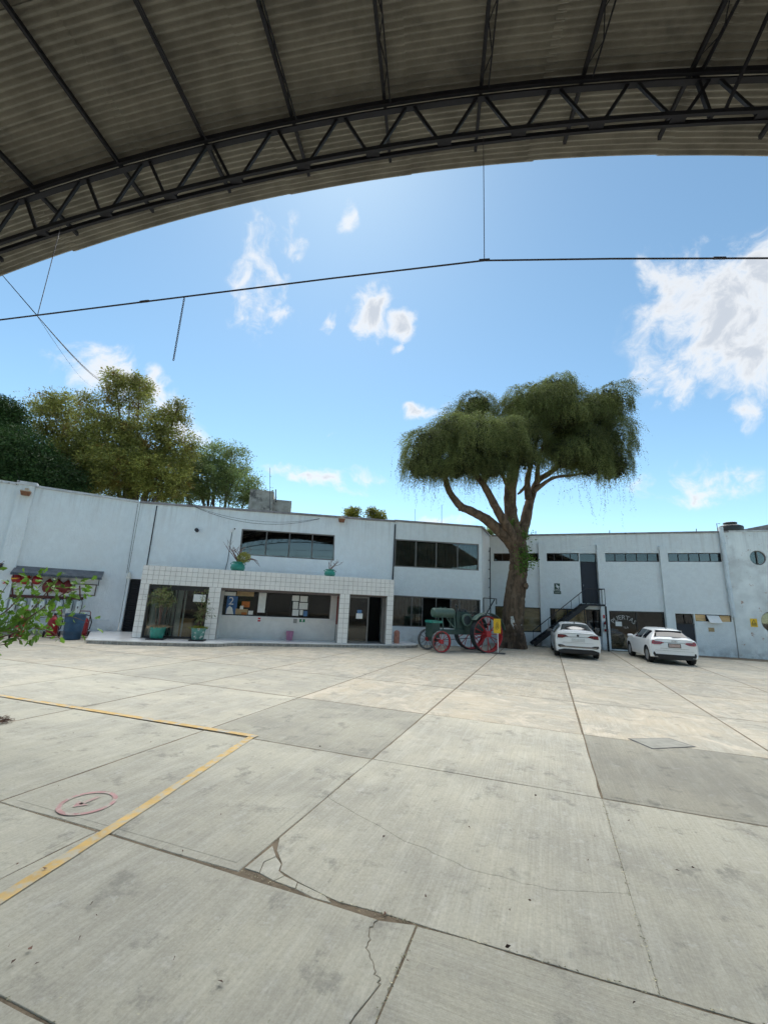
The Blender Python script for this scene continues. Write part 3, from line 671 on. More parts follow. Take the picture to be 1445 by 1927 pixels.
# porch
PL, PR = G(247, 1200, .15), G(737, 1213, .15); PF = Fr(PL, PR); PW = PF.L; ZB, ZT = 2.25, 3.0
p1a, p1b = 0, .34                                   # left pillar
p2a, p2b = PF.px(388, 1150)[0], PF.px(411, 1150)[0]
p3a, p3b = PF.px(637, 1160)[0], PF.px(656, 1160)[0]
p4a, p4b = PF.px(727, 1160)[0], PW
porch = MB(); PF.box(porch, 0, PW, ZB, ZT, -.14, 0)
for a, b in ((p1a, p1b), (p2a, p2b), (p3a, p3b), (p4a, p4b)): PF.box(porch, a, b, .14, ZB, -.34 if a != p3a else -.3, 0)
porch = porch.build('porch', 'grout', of)
T = .2; tm = MB()
def tile_mesh(w, h):
    b = MB(); x, z, g, e = w / 2, h / 2, .005, .004
    b.add([(-x + g, 0, -z + g), (x - g, 0, -z + g), (x - g, 0, z - g), (-x + g, 0, z - g), (-x + g + e, -.012, -z + g + e), (x - g - e, -.012, -z + g + e), (x - g - e, -.012, z - g - e), (-x + g + e, -.012, z - g - e)],
          [(4, 5, 6, 7), (0, 1, 5, 4), (1, 2, 6, 5), (2, 3, 7, 6), (3, 0, 4, 7)])
    me = b.mesh('tile'); me.materials.append(MATS['tile']); return me
def tiles(a0, a1, z0, z1, nx, nz, o=0.0):
    w, h = (a1 - a0) / nx, (z1 - z0) / nz; me = tile_mesh(w, h)
    for i in range(nx):
        for j in range(nz):
            ob = bpy.data.objects.new('tile', me); COL.objects.link(ob)
            p = PF.w(a0 + (i + .5) * w, o + .001 + rnd.uniform(0, .002), z0 + (j + .5) * h)
            X, Z = PF.e, Vector((0, 0, 1)); Y = -PF.n
            ob.matrix_world = Matrix(((X.x, Y.x, 0, p.x), (X.y, Y.y, 0, p.y), (X.z, Y.z, 1, p.z), (0, 0, 0, 1))) @ Matrix.Rotation(rnd.gauss(0, .006), 4, 'X') @ Matrix.Rotation(rnd.gauss(0, .006), 4, 'Z')
            adopt(ob, porch)
tiles(0, PW, ZB, ZT, 50, 4)
for a, b, n in ((p1a, p1b, 2), (p2a, p2b, 2), (p3a, p3b, 2), (p4a, p4b, 1)): tiles(a, b, .15, ZB, n, 10)
# slab roof of the porch (the ledge the pots stand on), soffit, side wall
PB = -1.95
box1(PF, 'porch_roof', 'coping_white', of, .02, PW - .02, ZT - .12, ZT - .03, PB, -.145)
box1(PF, 'porch_side', 'wall_paint', of, PW - .16, PW, -.05, ZB, PB, -.35)
box1(PF, 'porch_side', 'inner_tile', of, 0, .12, -.05, ZB, PB, -.35)
box1(PF, 'lintel', 'frame_brown', of, p2b, p3a, ZB - .10, ZB - .005, -.13, -.01)
box1(PF, 'lintel', 'frame_brown', of, p3b, p4a, ZB - .05, ZB - .005, -.13, -.01)
RD = -1.15                                          # depth of the recess
zW = PF.px(411, 1157, RD)[1]; zWt = 2.2
rw0, rw1 = p2b - .02, p3a - .05
ww = [(PF.px(410, 1150, RD)[0], zW), (PF.px(621, 1150, RD)[0], zW), (PF.px(621, 1150, RD)[0], zWt), (PF.px(410, 1150, RD)[0], zWt)]
ra0, ra1 = ww[0][0] - .25, p3a + .02
wall(PF, 'recess_wall', 'inner_tile', of, [(ra0, .1), (ra1, .1), (ra1, ZB + .3), (ra0, ZB + .3)], [ww], .12, RD)
box1(PF, 'recess_side', 'inner_tile', of, p2a + .1, p2b - .01, .12, ZB + .4, RD, -.35)
box1(PF, 'recess_side', 'inner_tile', of, p3a + .05, p3b - .05, .12, ZB + .4, RD - .1, -.3)
box1(PF, 'window_sill', 'floor_tile', of, ww[0][0], ww[1][0], zW - .05, zW - .002, RD + .002, RD + .06)
RF = Fr(PF.w(0, RD, 0), PF.w(PW, RD, 0))
fx = lambda u: (RF.px(u, 1140)[0] - ww[0][0]) / (ww[1][0] - ww[0][0])
window(RF, of, ww, (fx(485), fx(503), fx(547), fx(581)), .06, .045, 'frame_dark', 'glass_clear')
for z0, z1 in ((.16, .16),): pass
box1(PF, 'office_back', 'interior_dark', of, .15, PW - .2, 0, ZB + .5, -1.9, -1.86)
# glazed front of the left section
gA = [(p1b, .16), (p2a, .16), (p2a, ZB), (p1b, ZB)]
window(PF, of, [(p1b, .16), (p2a, .16), (p2a, ZB - .12), (p1b, ZB - .12)], (fx2 := (PF.px(328, 1150)[0] - p1b) / (p2a - p1b),), .12, .07, 'frame_dark', 'glass_clear')
box1(PF, 'transom', 'frame_dark', of, p1b, p2a, ZB - .12, ZB - .004, -.15, -.08)
na = 17
for i in range(na):
    a = lerp(p1b + .12, p1b + .12 + (p2a - p1b) * .46, i / (na - 1))
    b = MB(); b.box((0, 0, 1.14), (.085, .006, 1.9), 0); ob = b.build('blind_slat', 'blind', None); p = PF.w(a, -.3, 0)
    ob.location = p; ob.rotation_euler[2] = math.atan2(PF.e.y, PF.e.x) + R_(rnd.choice((-68, -50, -35, -20, -62, -10))); adopt(ob, of)
for a in (.50, .54, .60):
    ob = MB().box((0, 0, 1.14), (.085, .006, 1.9), 0).build('blind_slat', 'blind', None); ob.location = PF.w(p1b + (p2a - p1b) * a, -.3, 0); ob.rotation_euler[2] = math.atan2(PF.e.y, PF.e.x) - R_(35); adopt(ob, of)
# glazed door of the right section: left leaf with glass, right leaf slid open
dq = [(p3b, .16), (lerp(p3b, p4a, .54), .16), (lerp(p3b, p4a, .54), ZB - .08), (p3b, ZB - .08)]
window(PF, of, dq, (), .2, .06, 'frame_grey', 'glass_clear')
box1(PF, 'door_jamb', 'frame_grey', of, p4a - .16, p4a, .16, ZB - .08, -.34, -.26); box1(PF, 'door_head', 'frame_dark', of, p3b, p4a, ZB - .08, ZB - .052, -.34, -.16)
# platform
pe = [(162, 1203.5), (200, 1205), (240, 1206.5), (330, 1209), (402, 1210.5), (418, 1210), (440, 1208.8), (470, 1209), (574, 1211), (700, 1213), (762, 1214), (782, 1213.6), (787, 1212.3), (780, 1210.5)]
pts = [G(u, v, .14) for u, v in pe] + [W2.w(.9, .0, .14), W2.w(.02, -.1, .14), PF.w(PW - .1, -1.5, .14), PF.w(.5, -1.5, .14), PF.w(-.2, -.9, .14), W0.w(11.1, .02, .14)]
pts[-2:] = [W1.w(.15, .02, .14), W0.w(11.0, .02, .14)]
plat = tag(MB().prism([p + Vector((0, 0, -.03)) for p in pts], (0, 0, .03)).build('platform', 'floor_tile'), None, None, kind='structure')
cg = sum(pts, Vector()) / len(pts)
MB().prism([p + (cg - p).normalized() * .035 + Vector((0, 0, -.15)) for p in pts], (0, 0, .119)).build('plinth', 'plinth_edge', plat)

# ---- workshop building on the right
wk = thing('workshop_building', W3.w(6, 0, 0), 'long grey blue workshop wing with strip windows, pilasters and shopfront', 'building')
sX = W3.px(1389, 1235)[0]                            # where the next building begins
zr = lambda a: lerp(6.16, 6.66, max(0, a) / W3.px(1360, 1000)[0])
def sq(u0, u1, v0a, v0b, v1a, v1b): return [W3.px(u0, v1a), W3.px(u1, v1b), W3.px(u1, v0b), W3.px(u0, v0a)]
def rect(q): a0 = (q[0][0] + q[3][0]) / 2; a1 = (q[1][0] + q[2][0]) / 2; return [(a0, q[0][1]), (a1, q[1][1]), (a1, q[2][1]), (a0, q[3][1])]
strips = [rect(sq(929, 1013, 1041.3, 1041, 1056, 1056.2)), rect(sq(1028, 1090.5, 1041, 1041, 1056.4, 1056.6)), rect(sq(1137.5, 1240, 1041, 1041, 1057, 1057.4)), rect(sq(1257, 1357.5, 1041, 1040.5, 1057.2, 1057.6))]
udr = rect([W3.px(1097, 1133), W3.px(1128, 1133), W3.px(1122, 1041.5), W3.px(1091, 1041.5)]); udr[0] = (udr[3][0] + .002, 2.45); udr[1] = (udr[2][0], 2.45); udr[3] = (strips[1][1][0] + .001, udr[3][1]); udr[0] = (udr[3][0], 2.45)
strips[1][1] = (udr[0][0] - .05, strips[1][1][1]); strips[1][2] = (udr[0][0] - .05, strips[1][2][1])
low1 = rect([W3.px(933, 1189), W3.px(1019, 1190), W3.px(1017, 1144), W3.px(931, 1140.5)])
low2 = rect([W3.px(1037, 1196), W3.px(1132, 1198), W3.px(1129.5, 1147.5), W3.px(1034, 1144.6)])
shop = rect([W3.px(1150, 1222), W3.px(1256, 1226), W3.px(1251, 1152), W3.px(1146, 1149.5)]); shop[0] = (shop[0][0], .06); shop[1] = (shop[1][0], .06)
dr = [W3.px(1270, 1153.5)[0], W3.px(1305, 1155)[0]]; door4 = [(dr[0], .04), (dr[1], .04), (dr[1], 2.14), (dr[0], 2.12)]
low4 = [(dr[1] + .06, W3.px(1304, 1169)[1]), (sX - .08, W3.px(1381, 1171)[1]), (sX - .08, W3.px(1381, 1158.5)[1]), (dr[1] + .06, 2.14)]
wall(W3, 'wall', 'wall_paint_shaded', wk, [(0, -.05), (sX, -.05), (sX, zr(sX)), (0, zr(0))], strips + [udr, low1, low2, shop, door4, low4], .25)
mono('coping', 'coping', wk, W3, .1, zr(.1), sX + .3, zr(sX + .3), .09, -.3, .08)
for q, n, g in zip(strips, (5, 4, 5, 5), ('glass', 'glass', 'glass', 'glass_dark')): window(W3, wk, q, [i / n for i in range(1, n)], .07, .04, 'frame_dark', g)
for u0, u1 in ((1016.5, 1031.5), (1129, 1143), (1250, 1264)):
    a0, a1 = W3.px(u0, 1150)[0], W3.px(u1, 1150)[0]
    if u0 == 1129: a1 = shop[0][0] - .04
    p_ = box1(W3, 'pilaster', 'wall_paint_shaded', wk, a0, a1, -.05, W3.px(1128, 1026)[1], 0, .14)
window(W3, wk, low1, (.5,), .08, .05, 'frame_dark', 'glass_clear'); window(W3, wk, low2, (.35, .7), .08, .05, 'frame_dark', 'glass_clear')
window(W3, wk, shop, (.5,), .08, .06, 'frame_dark', 'glass_clear')
box1(W3, 'wood_partition', 'interior_wood', wk, low1[0][0] - .1, low1[1][0] + .1, .5, 2.3, -.22, -.18)
box1(W3, 'wood_partition', 'interior_wood', wk, low2[0][0] + .35, low2[1][0] - .7, .2, 2.3, -.26, -.22)
# iron doors
ud = box1(W3, 'upper_door', 'navy_door', wk, udr[0][0] + .03, udr[1][0] - .03, 2.47, 4.75, -.12, -.06)
box1(W3, 'door_frame', 'black_metal', wk, udr[0][0], udr[1][0], 4.75, 4.8, -.13, -.04)
poly1(W3, 'transom_pane', 'glass', wk, [(udr[0][0] + .03, 4.82), (udr[1][0] - .03, 4.82), (udr[1][0] - .03, udr[2][1] - .03), (udr[0][0] + .03, udr[3][1] - .03)], -.1, -.092)
MB().tube([W3.w(udr[0][0] + .12, -.05, 3.4), W3.w(udr[0][0] + .12, .0, 3.4), W3.w(udr[0][0] + .12, .0, 3.5)], .012, 6).build('handle', 'chrome', ud)
dd = box1(W3, 'iron_door', 'navy_door', wk, dr[0] + .03, dr[1] - .03, .05, 1.55, -.14, -.07)
box1(W3, 'door_frame', 'black_metal', wk, dr[0], dr[1], 1.55, 1.6, -.14, -.03)
for a, b in ((.03, .5), (.53, 1.0)): poly1(W3, 'pane', 'glass', wk, [(lerp(*dr, a), 1.62), (lerp(*dr, b) - .03, 1.62), (lerp(*dr, b) - .03, 2.1), (lerp(*dr, a), 2.1)], -.11, -.10)
MB().tube([W3.w(dr[0] + .1, -.06, .9), W3.w(dr[0] + .1, -.01, .9), W3.w(dr[0] + .1, -.01, 1.0)], .012, 6).build('handle', 'chrome', dd)
# hopper windows of the last bay: boarded lights and one tilted open
w4 = low4[1][0] - low4[0][0]
for i, (f0, f1, mm) in enumerate(((.0, .32, 'interior_wood'), (.32, .68, None), (.68, 1.0, 'interior_wood'))):
    a0, a1 = low4[0][0] + w4 * f0, low4[0][0] + w4 * f1; z0 = low4[0][1]; z1 = low4[3][1]
    if mm: box1(W3, 'boarded_light', mm, wk, a0 + .03, a1 - .03, z0 + .03, z1 - .02, -.12, -.08)
    for e_ in (a0, a1 - .03): box1(W3, 'mullion', 'frame_dark', wk, e_, e_ + .03, z0, z1, -.14, -.05)
a0, a1 = low4[0][0] + w4 * .33, low4[0][0] + w4 * .67
MB().hexa([W3.w(a0, .22, z0 - .06), W3.w(a1, .22, z0 - .06), W3.w(a1, -.05, z1 - .06), W3.w(a0, -.05, z1 - .06), W3.w(a0, .24, z0 - .04), W3.w(a1, .24, z0 - .04), W3.w(a1, -.04, z1 - .03), W3.w(a0, -.04, z1 - .03)]).build('tilted_light', 'sign_white', wk)
shell(W3, wk, .2, sX, 4, [.03, 2.4, 5.85])
# white drainpipe
pa, pb = W3.px(1357, 1030), W3.px(1376, 1160)
dp = MB(); ax = W3.px(1368, 1100)[0]
dp.tube([W3.w(ax - .02, .12, 6.95), W3.w(ax, .12, 4.2), W3.w(ax + .05, .12, W3.px(1376, 1162)[1])], .105, 12); dpo = dp.build('drainpipe', 'pipe_white', wk, True)
for z in (6.05, 3.55, 2.9, 5.0): MB().lathe([(.118, -.05), (.125, -.03), (.125, .03), (.118, .05)], W3.w(ax + .01, .12, z), 12).build('pipe_collar', 'pipe_white', dpo, True)
# ---- unseen wall added behind the camera, blocks horizon light in window reflections
rw_ = thing('added_rear_wall', (0, -24, 0), 'unseen dark wall added behind the camera to dim the window reflections', 'wall')
RW = Fr((34, -24), (-34, -24)); wall(RW, 'wall', 'rear_paint', rw_, [(0, -.05), (68, -.05), (68, 6.1), (0, 6.1)], [], .3); box1(RW, 'coping', 'coping', rw_, 0, 68, 6.1, 6.2, -.34, .06)
# ---- building with the round windows
rb = thing('round_window_building', W3.w(sX + 2, 0, 0), 'peeling grey blue building with round porthole windows at the right edge', 'building')
def circ(u, v, r_):
    a, z = W3.px(u, v); return [(a + r_ * math.cos(2 * math.pi * i / 28), z + r_ * math.sin(2 * math.pi * i / 28)) for i in range(28)]
ports = [circ(1425, 1050, .40), circ(1453, 1171, .55)]
wall(W3, 'wall', 'wall_peeling', rb, [(sX + .02, -.05), (sX + 8, -.05), (sX + 8, zr(sX) + .3), (sX + .02, zr(sX) + .02)], ports, .25, .05)
mono('coping', 'coping_white', rb, W3, sX + .3, zr(sX) + .03, sX + 8, zr(sX) + .31, .08, -.25, .1)
for c in ports:
    ca, cz = sum(p[0] for p in c) / 28, sum(p[1] for p in c) / 28
    wnd = MB().tube([W3.w(ca + (a - ca) * .96, -.02, cz + (z - cz) * .96) for a, z in c], .03, 6, closed=True).build('round_window', 'frame_grey', rb, True)
    for h_ in (0, 1):
        half = [(ca + (a - ca) * .94, cz + (z - cz) * .94) for a, z in c]; half = [p for p in half if (p[0] >= ca - .001) == bool(h_)] if True else half
        if h_: half = sorted(half, key=lambda p: math.atan2(p[1] - cz, p[0] - ca))
        poly1(W3, 'pane', 'glass', wnd, half, -.03, -.022)
    box1(W3, 'mullion', 'frame_grey', wnd, ca - .02, ca + .02, cz - .38, cz + .38, -.04, -.005)
shell(W3, rb, sX + .1, sX + 7.9, 3, [.03, 3.0, 5.9])
# roofs of all ranges are flat; shed roof seen over the parapet far right
sr = thing('shed_roof', W3.w(sX + 5, -6, 0), 'grey sloping shed roof peeking over the parapet at the right edge', 'roof')
MB().hexa([W3.w(sX + .9, -6, 6.3), W3.w(sX + 9, -6, 6.3), W3.w(sX + 9, -10, 6.3), W3.w(sX + .9, -10, 6.3), W3.w(sX + .9, -6, 7.1), W3.w(sX + 9, -6, 9.0), W3.w(sX + 9, -10, 9.0), W3.w(sX + .9, -10, 7.1)]).build('roof_sheet', 'coping', sr)
box1(W3, 'wall', 'concrete_raw', sr, sX + 1, sX + 8.9, 0, 6.3, -9.9, -6.1)

# ================================================================== CANOPY OVERHEAD
CA = R_(7.3); ax_ = Vector((math.sin(CA), math.cos(CA), 0)); lt_ = Vector((math.cos(CA), -math.sin(CA), 0))
def cw(l, z, d): return lt_ * l + ax_ * d + Vector((0, 0, z))
UC = (1.22, -18.08, 27.53); LC = (2.0, -21.4, 30.02); TD = 4.8; ED = 6.03; HALF = 12.6
zu = lambda l: UC[1] + math.sqrt(UC[2] ** 2 - (l - UC[0]) ** 2)
zl = lambda l: LC[1] + math.sqrt(LC[2] ** 2 - (l - LC[0]) ** 2)
cn_ = thing('canopy', cw(1.2, 0, 0), 'large arched shed canopy of corrugated sheets on dark steel trusses overhead', 'canopy')
PITCH_W = .09; SHW, SHL = PITCH_W * 11, 2.26
def sheet_mesh(a0, a1, nwave=11):
    n = nwave * 8 + 4; mseg = 6; V = []
    for i in range(mseg + 1):
        l = lerp(a0, a1, i / mseg); z = zu(l)
        for k in range(n + 1):
            y = k / 8 * PITCH_W; V.append((l, -y, z + .175 + .021 * math.cos(2 * math.pi * k / 8)))
    Fs = [(i * (n + 1) + k, i * (n + 1) + k + 1, (i + 1) * (n + 1) + k + 1, (i + 1) * (n + 1) + k) for i in range(mseg) for k in range(n)]
    nv = len(V); V += [(x, y, z + .007) for x, y, z in V]; Fs += [tuple(j + nv for j in f)[::-1] for f in Fs]
    rim = []
    for k in range(n): rim += [(k, k + 1, k + 1 + nv, k + nv), (mseg * (n + 1) + k, mseg * (n + 1) + k + 1, mseg * (n + 1) + k + 1 + nv, mseg * (n + 1) + k + nv)]
    for i in range(mseg): rim += [(i * (n + 1), (i + 1) * (n + 1), (i + 1) * (n + 1) + nv, i * (n + 1) + nv), (i * (n + 1) + n, (i + 1) * (n + 1) + n, (i + 1) * (n + 1) + n + nv, i * (n + 1) + n + nv)]
    me = MB().add(V, Fs + rim).mesh('sheet', True); me.materials.append(MATS['sheet_cement']); return me
l0 = UC[0] - HALF; ncol = int(2 * HALF / (SHL - .12)) + 1
CM = Matrix(((lt_.x, ax_.x, 0, 0), (lt_.y, ax_.y, 0, 0), (0, 0, 1, 0), (0, 0, 0, 1)))
for j in range(ncol):
    a0 = l0 + j * (SHL - .12); me = sheet_mesh(a0, a0 + SHL)
    jog = rnd.uniform(-.022, .022)
    for i in range(19):
        ob = bpy.data.objects.new('sheet', me); COL.objects.link(ob)
        ob.matrix_world = CM @ Matrix.Translation((0, ED + jog - i * SHW, .009 * (j % 2) + .012 * (i % 2) + rnd.uniform(0, .004))) @ Matrix.Rotation(rnd.gauss(0, .0012), 4, 'Z')
        adopt(ob, cn_)
# purlins
npu = 17
for k in range(-9, 8):
    l = .55 + 1.457 * k
    if abs(l - UC[0]) > HALF: continue
    z = zu(l); ang = math.asin((l - UC[0]) / UC[2]); up = lt_ * math.sin(ang) + Vector((0, 0, math.cos(ang)))
    p = MB(); p.bar(cw(l, z + .10, ED - .35), cw(l, z + .10, -12.2), .048, .08, up)
    p = p.build('purlin', 'truss_paint', cn_)
    r = MB(); z2 = z - .10
    r.tube([cw(l + .10, z2 + .06, ED - 1.3), cw(l + .10, z2 + .06, -12)], .012, 5)
    dlt = .55; s_ = TD - .2
    for i in range(30):
        y0 = s_ - i * dlt; r.tube([cw(l + .02, z + .06, y0), cw(l + .10, z2 + .06, y0 - dlt / 2), cw(l + .02, z + .06, y0 - dlt)], .008, 4)
    r.build('purlin_lattice', 'truss_paint', p)
# trusses
def truss(dist, knots):
    ch = MB(); N = 40
    L_ = [l0 + 2 * HALF * i / N for i in range(N + 1)]
    for off in (-.035, .035): 
        for i in range(N): ch.bar(cw(L_[i], zu(L_[i]) - .02, dist + off * 1.6), cw(L_[i + 1], zu(L_[i + 1]) - .02, dist + off * 1.6), .04, .09)
    t = ch.build('truss', 'truss_paint', cn_)
    lo = MB()
    for i in range(N):
        for off in (-.04, .04): lo.bar(cw(L_[i], zl(L_[i]), dist + off * 1.5), cw(L_[i + 1], zl(L_[i + 1]), dist + off * 1.5), .04, .07)
    lo.build('lower_chord', 'truss_paint', t)
    fl = MB()
    for i in range(N): fl.bar(cw(L_[i], zu(L_[i]) - .11, dist), cw(L_[i + 1], zu(L_[i + 1]) - .11, dist), .075, .02)
    fl.build('chord_flange', 'truss_paint', t)
    for k in range(-11, 11):
        l = .55 + 1.06 * k
        if abs(l - UC[0]) > HALF - .6: continue
        for sg in (-1, 1):
            b = l + sg * .45
            MB().bar(cw(l + sg * .05, zu(l) - .08, dist), cw(b, zl(b) + .03, dist), .038, .045).build('diagonal', 'truss_paint', t)
        MB().box((0, 0, 0), (.2, .1, .05)).build('node', 'truss_paint', t).matrix_world = CM @ Matrix.Translation((l + .53, dist, zl(l + .53) + .01))
    return t
for dd_ in (TD, TD - 6, TD - 12): truss(dd_, None)
# the vertical frame near the ridge
MB().bar(cw(3.62, zl(3.62), TD + .01), cw(3.5, zu(3.5) + .1, TD + .01), .05).build('post', 'truss_paint', cn_)
MB().bar(cw(3.75, zl(3.75), TD - .02), cw(3.95, zu(3.9) - .02, TD - .9), .035).build('brace', 'truss_paint', cn_); MB().bar(cw(3.55, zu(3.5), TD), cw(3.6, zu(3.5) + .02, TD - 1.2), .03).build('brace', 'truss_paint', cn_)
# columns under the trusses, and the tie rods with their hangers
for dd_ in (TD, TD - 6, TD - 12):
    for sg in (-1, 1):
        l = UC[0] + sg * (HALF - .3); MB().box((0, 0, 0), (.3, .3, zu(l))).build('column', 'truss_paint', cn_).matrix_world = CM @ Matrix.Translation((l, dd_, zu(l) / 2 - .05))
def tie_z(l): return 6.47 - abs(l - .58) * (.082 if l < .58 else .058)
for dd_ in (TD, TD - 6):
    P = [cw(l, tie_z(l) - .01 * math.sin(l * 1.7), dd_) for l in [UC[0] - HALF + .5, -6.7, -6.05, -3.7, -1.5, .58, 2.2, 3.9, UC[0] + HALF - .5]]
    t = MB().tube(P, .011, 8).build('tie_rod', 'steel_wire', cn_)
    for l in (.58, -6.03): MB().tube([cw(l, zl(l), dd_), cw(l, tie_z(l), dd_)], .0055, 5).build('hanger', 'steel_wire', cn_)
    for l in (-4.3, 3.45, .58): MB().tube([cw(l - .07, tie_z(l - .07) + .004, dd_), cw(l + .07, tie_z(l + .07) + .004, dd_)], .017, 8).build('coupler', 'steel_wire', cn_)
ch = MB(); lc = -3.68; zt_ = tie_z(lc); nl = 30
for i in range(nl):
    z = zt_ - .03 - i * .034; rr = []
    for k in range(10):
        a = 2 * math.pi * k / 10; x, zz = .011 * math.cos(a), .021 * math.sin(a)
        rr.append(cw(lc + (x if i % 2 else 0), z + zz, TD + (0 if i % 2 else x)))
    ch.tube(rr, .0045, 5, closed=True)
tag(ch.build('hanging_chain', 'steel_wire'), 'rusty steel chain dangling from the tie rod at left', 'chain')
kn = cw(-6.05, tie_z(-6.05), TD)
cb = thing('overhead_cables', kn, 'bundle of thin cables running from the canopy down to the trees at left', 'cable')
far = H(203, 722, 27)
for i, (dx, dz) in enumerate(((0, 0), (.12, .05), (.22, -.1), (-.9, -.3))):
    b = far + Vector((dx, 0, dz)); P = [kn.lerp(b, t) + Vector((0, 0, -.25 * 4 * t * (1 - t))) for t in [j / 14 for j in range(15)]]
    MB().tube(P, .007 if i < 3 else .004, 4).build('cable', 'cable', cb)
MB().tube([kn, cw(-8.45, zu(-8.45) + .1, ED - .1)], .008, 4).build('cable', 'cable', cb)

# ================================================================== TREES
def hang_leaves(lobes, dens, rs):
    """drooping strands combed over each lobe -> leaf positions, axes"""
    P, A = [], []
    for C, rad, cover in lobes:
        C = np.array(C); rad = np.array(rad); S = int(dens * cover * (rad[0] * rad[1] + rad[0] * rad[2] + rad[1] * rad[2]) / 3)
        phi = rs.uniform(0, 2 * np.pi, S); th = np.arccos(rs.uniform(-.15, 1, S)); r = np.where(rs.random(S) < .8, rs.uniform(.92, 1.03, S), rs.uniform(.5, .92, S))
        n_ = np.stack([np.sin(th) * np.cos(phi), np.sin(th) * np.sin(phi), np.cos(th)], 1)
        lump = 1 + .09 * np.sin(3.1 * n_[:, 0] * rad[0] + C[0] * 2) + .09 * np.sin(3.7 * n_[:, 1] * rad[1] + 1.3 * C[2]) + .07 * np.sin(5 * n_[:, 2] * rad[2] + C[1])
        p = C + n_ * rad * (r * lump)[:, None]
        Ls = rs.uniform(.35, 1.05, S) * (1 + 1.0 * (rs.random(S) < .07)); steps = 18
        sway = rs.normal(0, .25, (S, 3)); sway[:, 2] = 0
        for k in range(steps):
            t = k / steps
            rel = (p - C) / rad; h_ = np.stack([rel[:, 0], rel[:, 1], np.zeros(S)], 1); h_ /= np.maximum(np.linalg.norm(h_, axis=1, keepdims=True), .05)
            zc = np.clip(rel[:, 2], 0, 1)[:, None]
            d = h_ * zc * 1.0 + np.array([0, 0, -1]) * (1.05 - zc * .8) + sway * .6 + rs.normal(0, .12, (S, 3)); d /= np.linalg.norm(d, axis=1, keepdims=True)
            if k == 0: d = d * .3 + np.array([0, 0, .18])
            p = p + d * (Ls / steps)[:, None]
            keep = rs.random(S) < .95
            a = d * .8 + rs.normal(0, .55, (S, 3)); P.append(p[keep] + rs.normal(0, .018, (keep.sum(), 3))); A.append(a[keep])
    return np.concatenate(P), np.concatenate(A)
def lobe_px(L, s=1.0):
    o = []
    for u, v, rx, ry, y, dy, cov in L:
        c = H(u, v, y); k = y / F_PX * 1.05; o.append(((c.x, c.y, c.z), (rx * k * s, dy * s, ry * k * s), cov))
    return o
TX, TY = 7.0, 22.3
tree = thing('weeping_tree', (TX, TY, 0), 'big tree with leaning brown trunk and shaggy weeping crown beside the tractor', 'tree')
tb = MB()
ctr = [(968, 1223, .70), (967, 1208, .60), (964, 1180, .535), (966, 1150, .54), (970, 1110, .52), (974, 1075, .47), (976, 1050, .45), (972, 1022, .50), (970, 1000, .40)]
limb(tb, [H(u, v, TY if i else TY) for i, (u, v, r) in enumerate(ctr)], [c[2] for c in ctr], 44, 8, .03, 3, .045)
for i, (du, dv) in enumerate(((-26, 3), (24, 2), (-8, 5), (10, 5))):
    limb(tb, [H(967, 1200, TY - .2), H(967 + du * .6, 1213, TY - .25 - .1 * (i > 1)), H(967 + du, 1219 + dv, TY - .35 - .3 * (i > 1))], [.4, .25, .1], 10, 4, .06, i)
LIM = [([(972, 1035), (945, 1005), (915, 978), (886, 962), (866, 952), (846, 925), (836, 893), (826, 860)], [.34, .30, .26, .22, .20, .17, .14, .08], 21.3),
       ([(972, 1030), (955, 995), (938, 965), (922, 935), (908, 910), (888, 888), (868, 872)], [.36, .27, .22, .19, .16, .12, .07], 20.9),
       ([(910, 912), (922, 880), (935, 850)], [.14, .12, .06], 20.9), ([(972, 1020), (963, 975), (960, 930), (968, 880), (975, 840), (985, 800)], [.42, .34, .33, .28, .2, .1], 22.6),
       ([(976, 1020), (988, 985), (994, 955), (1002, 930), (1012, 905), (1034, 890), (1062, 868), (1090, 850)], [.38, .30, .26, .22, .17, .15, .11, .06], 22.9),
       ([(994, 938), (992, 905), (1000, 870), (1010, 830)], [.2, .16, .13, .07], 23.2), ([(1010, 912), (1012, 880), (1020, 840)], [.15, .12, .07], 22.4),
       ([(1004, 925), (1030, 905), (1050, 897), (1085, 893), (1120, 880)], [.14, .10, .08, .06, .04], 22.3), ([(992, 912), (980, 925), (974, 930)], [.1, .08, .04], 22.2),
       ([(963, 930), (950, 905), (940, 880)], [.15, .1, .05], 22.0), ([(838, 900), (852, 880), (870, 868)], [.09, .06, .03], 21.2), ([(866, 952), (864, 960), (878, 958)], [.08, .05, .03], 21.3)]
for i, (pp, rr, y) in enumerate(LIM):
    limb(tb, [H(u, v, lerp(TY, y, min(1, k / 3))) for k, (u, v) in enumerate(pp)], rr, 18, 6, .05, 40 + i, .04)
tb.build('trunk', 'bark', tree, True)
kn_ = MB(); limb(kn_, [H(986, 1103, TY - .2), H(989, 1102, TY - .62)], [.2, .11], 10, 3, .2, 5); kn_.build('burl', 'bark', tree, True)
for k, pp in enumerate(([(963, 1160, 5), (965, 1172, 8), (970, 1184, 6), (974, 1192, 2)], [(982, 1160, 5), (981, 1172, 6), (977, 1184, 4), (975, 1192, 2)])):
    V = []
    for u, v, w in pp:
        for du in (-w / 2, 0, w / 2):
            dx = (u + du - 965) * .0295; r = .56; y = TY - math.sqrt(max(.02, r * r - dx * dx)) - .015; V.append(H(u + du, v, y))
    MB().add(V, [(i * 3 + j, i * 3 + j + 1, i * 3 + j + 4, i * 3 + j + 3) for i in range(3) for j in range(2)]).build('limewash_mark', 'limewash', tree)
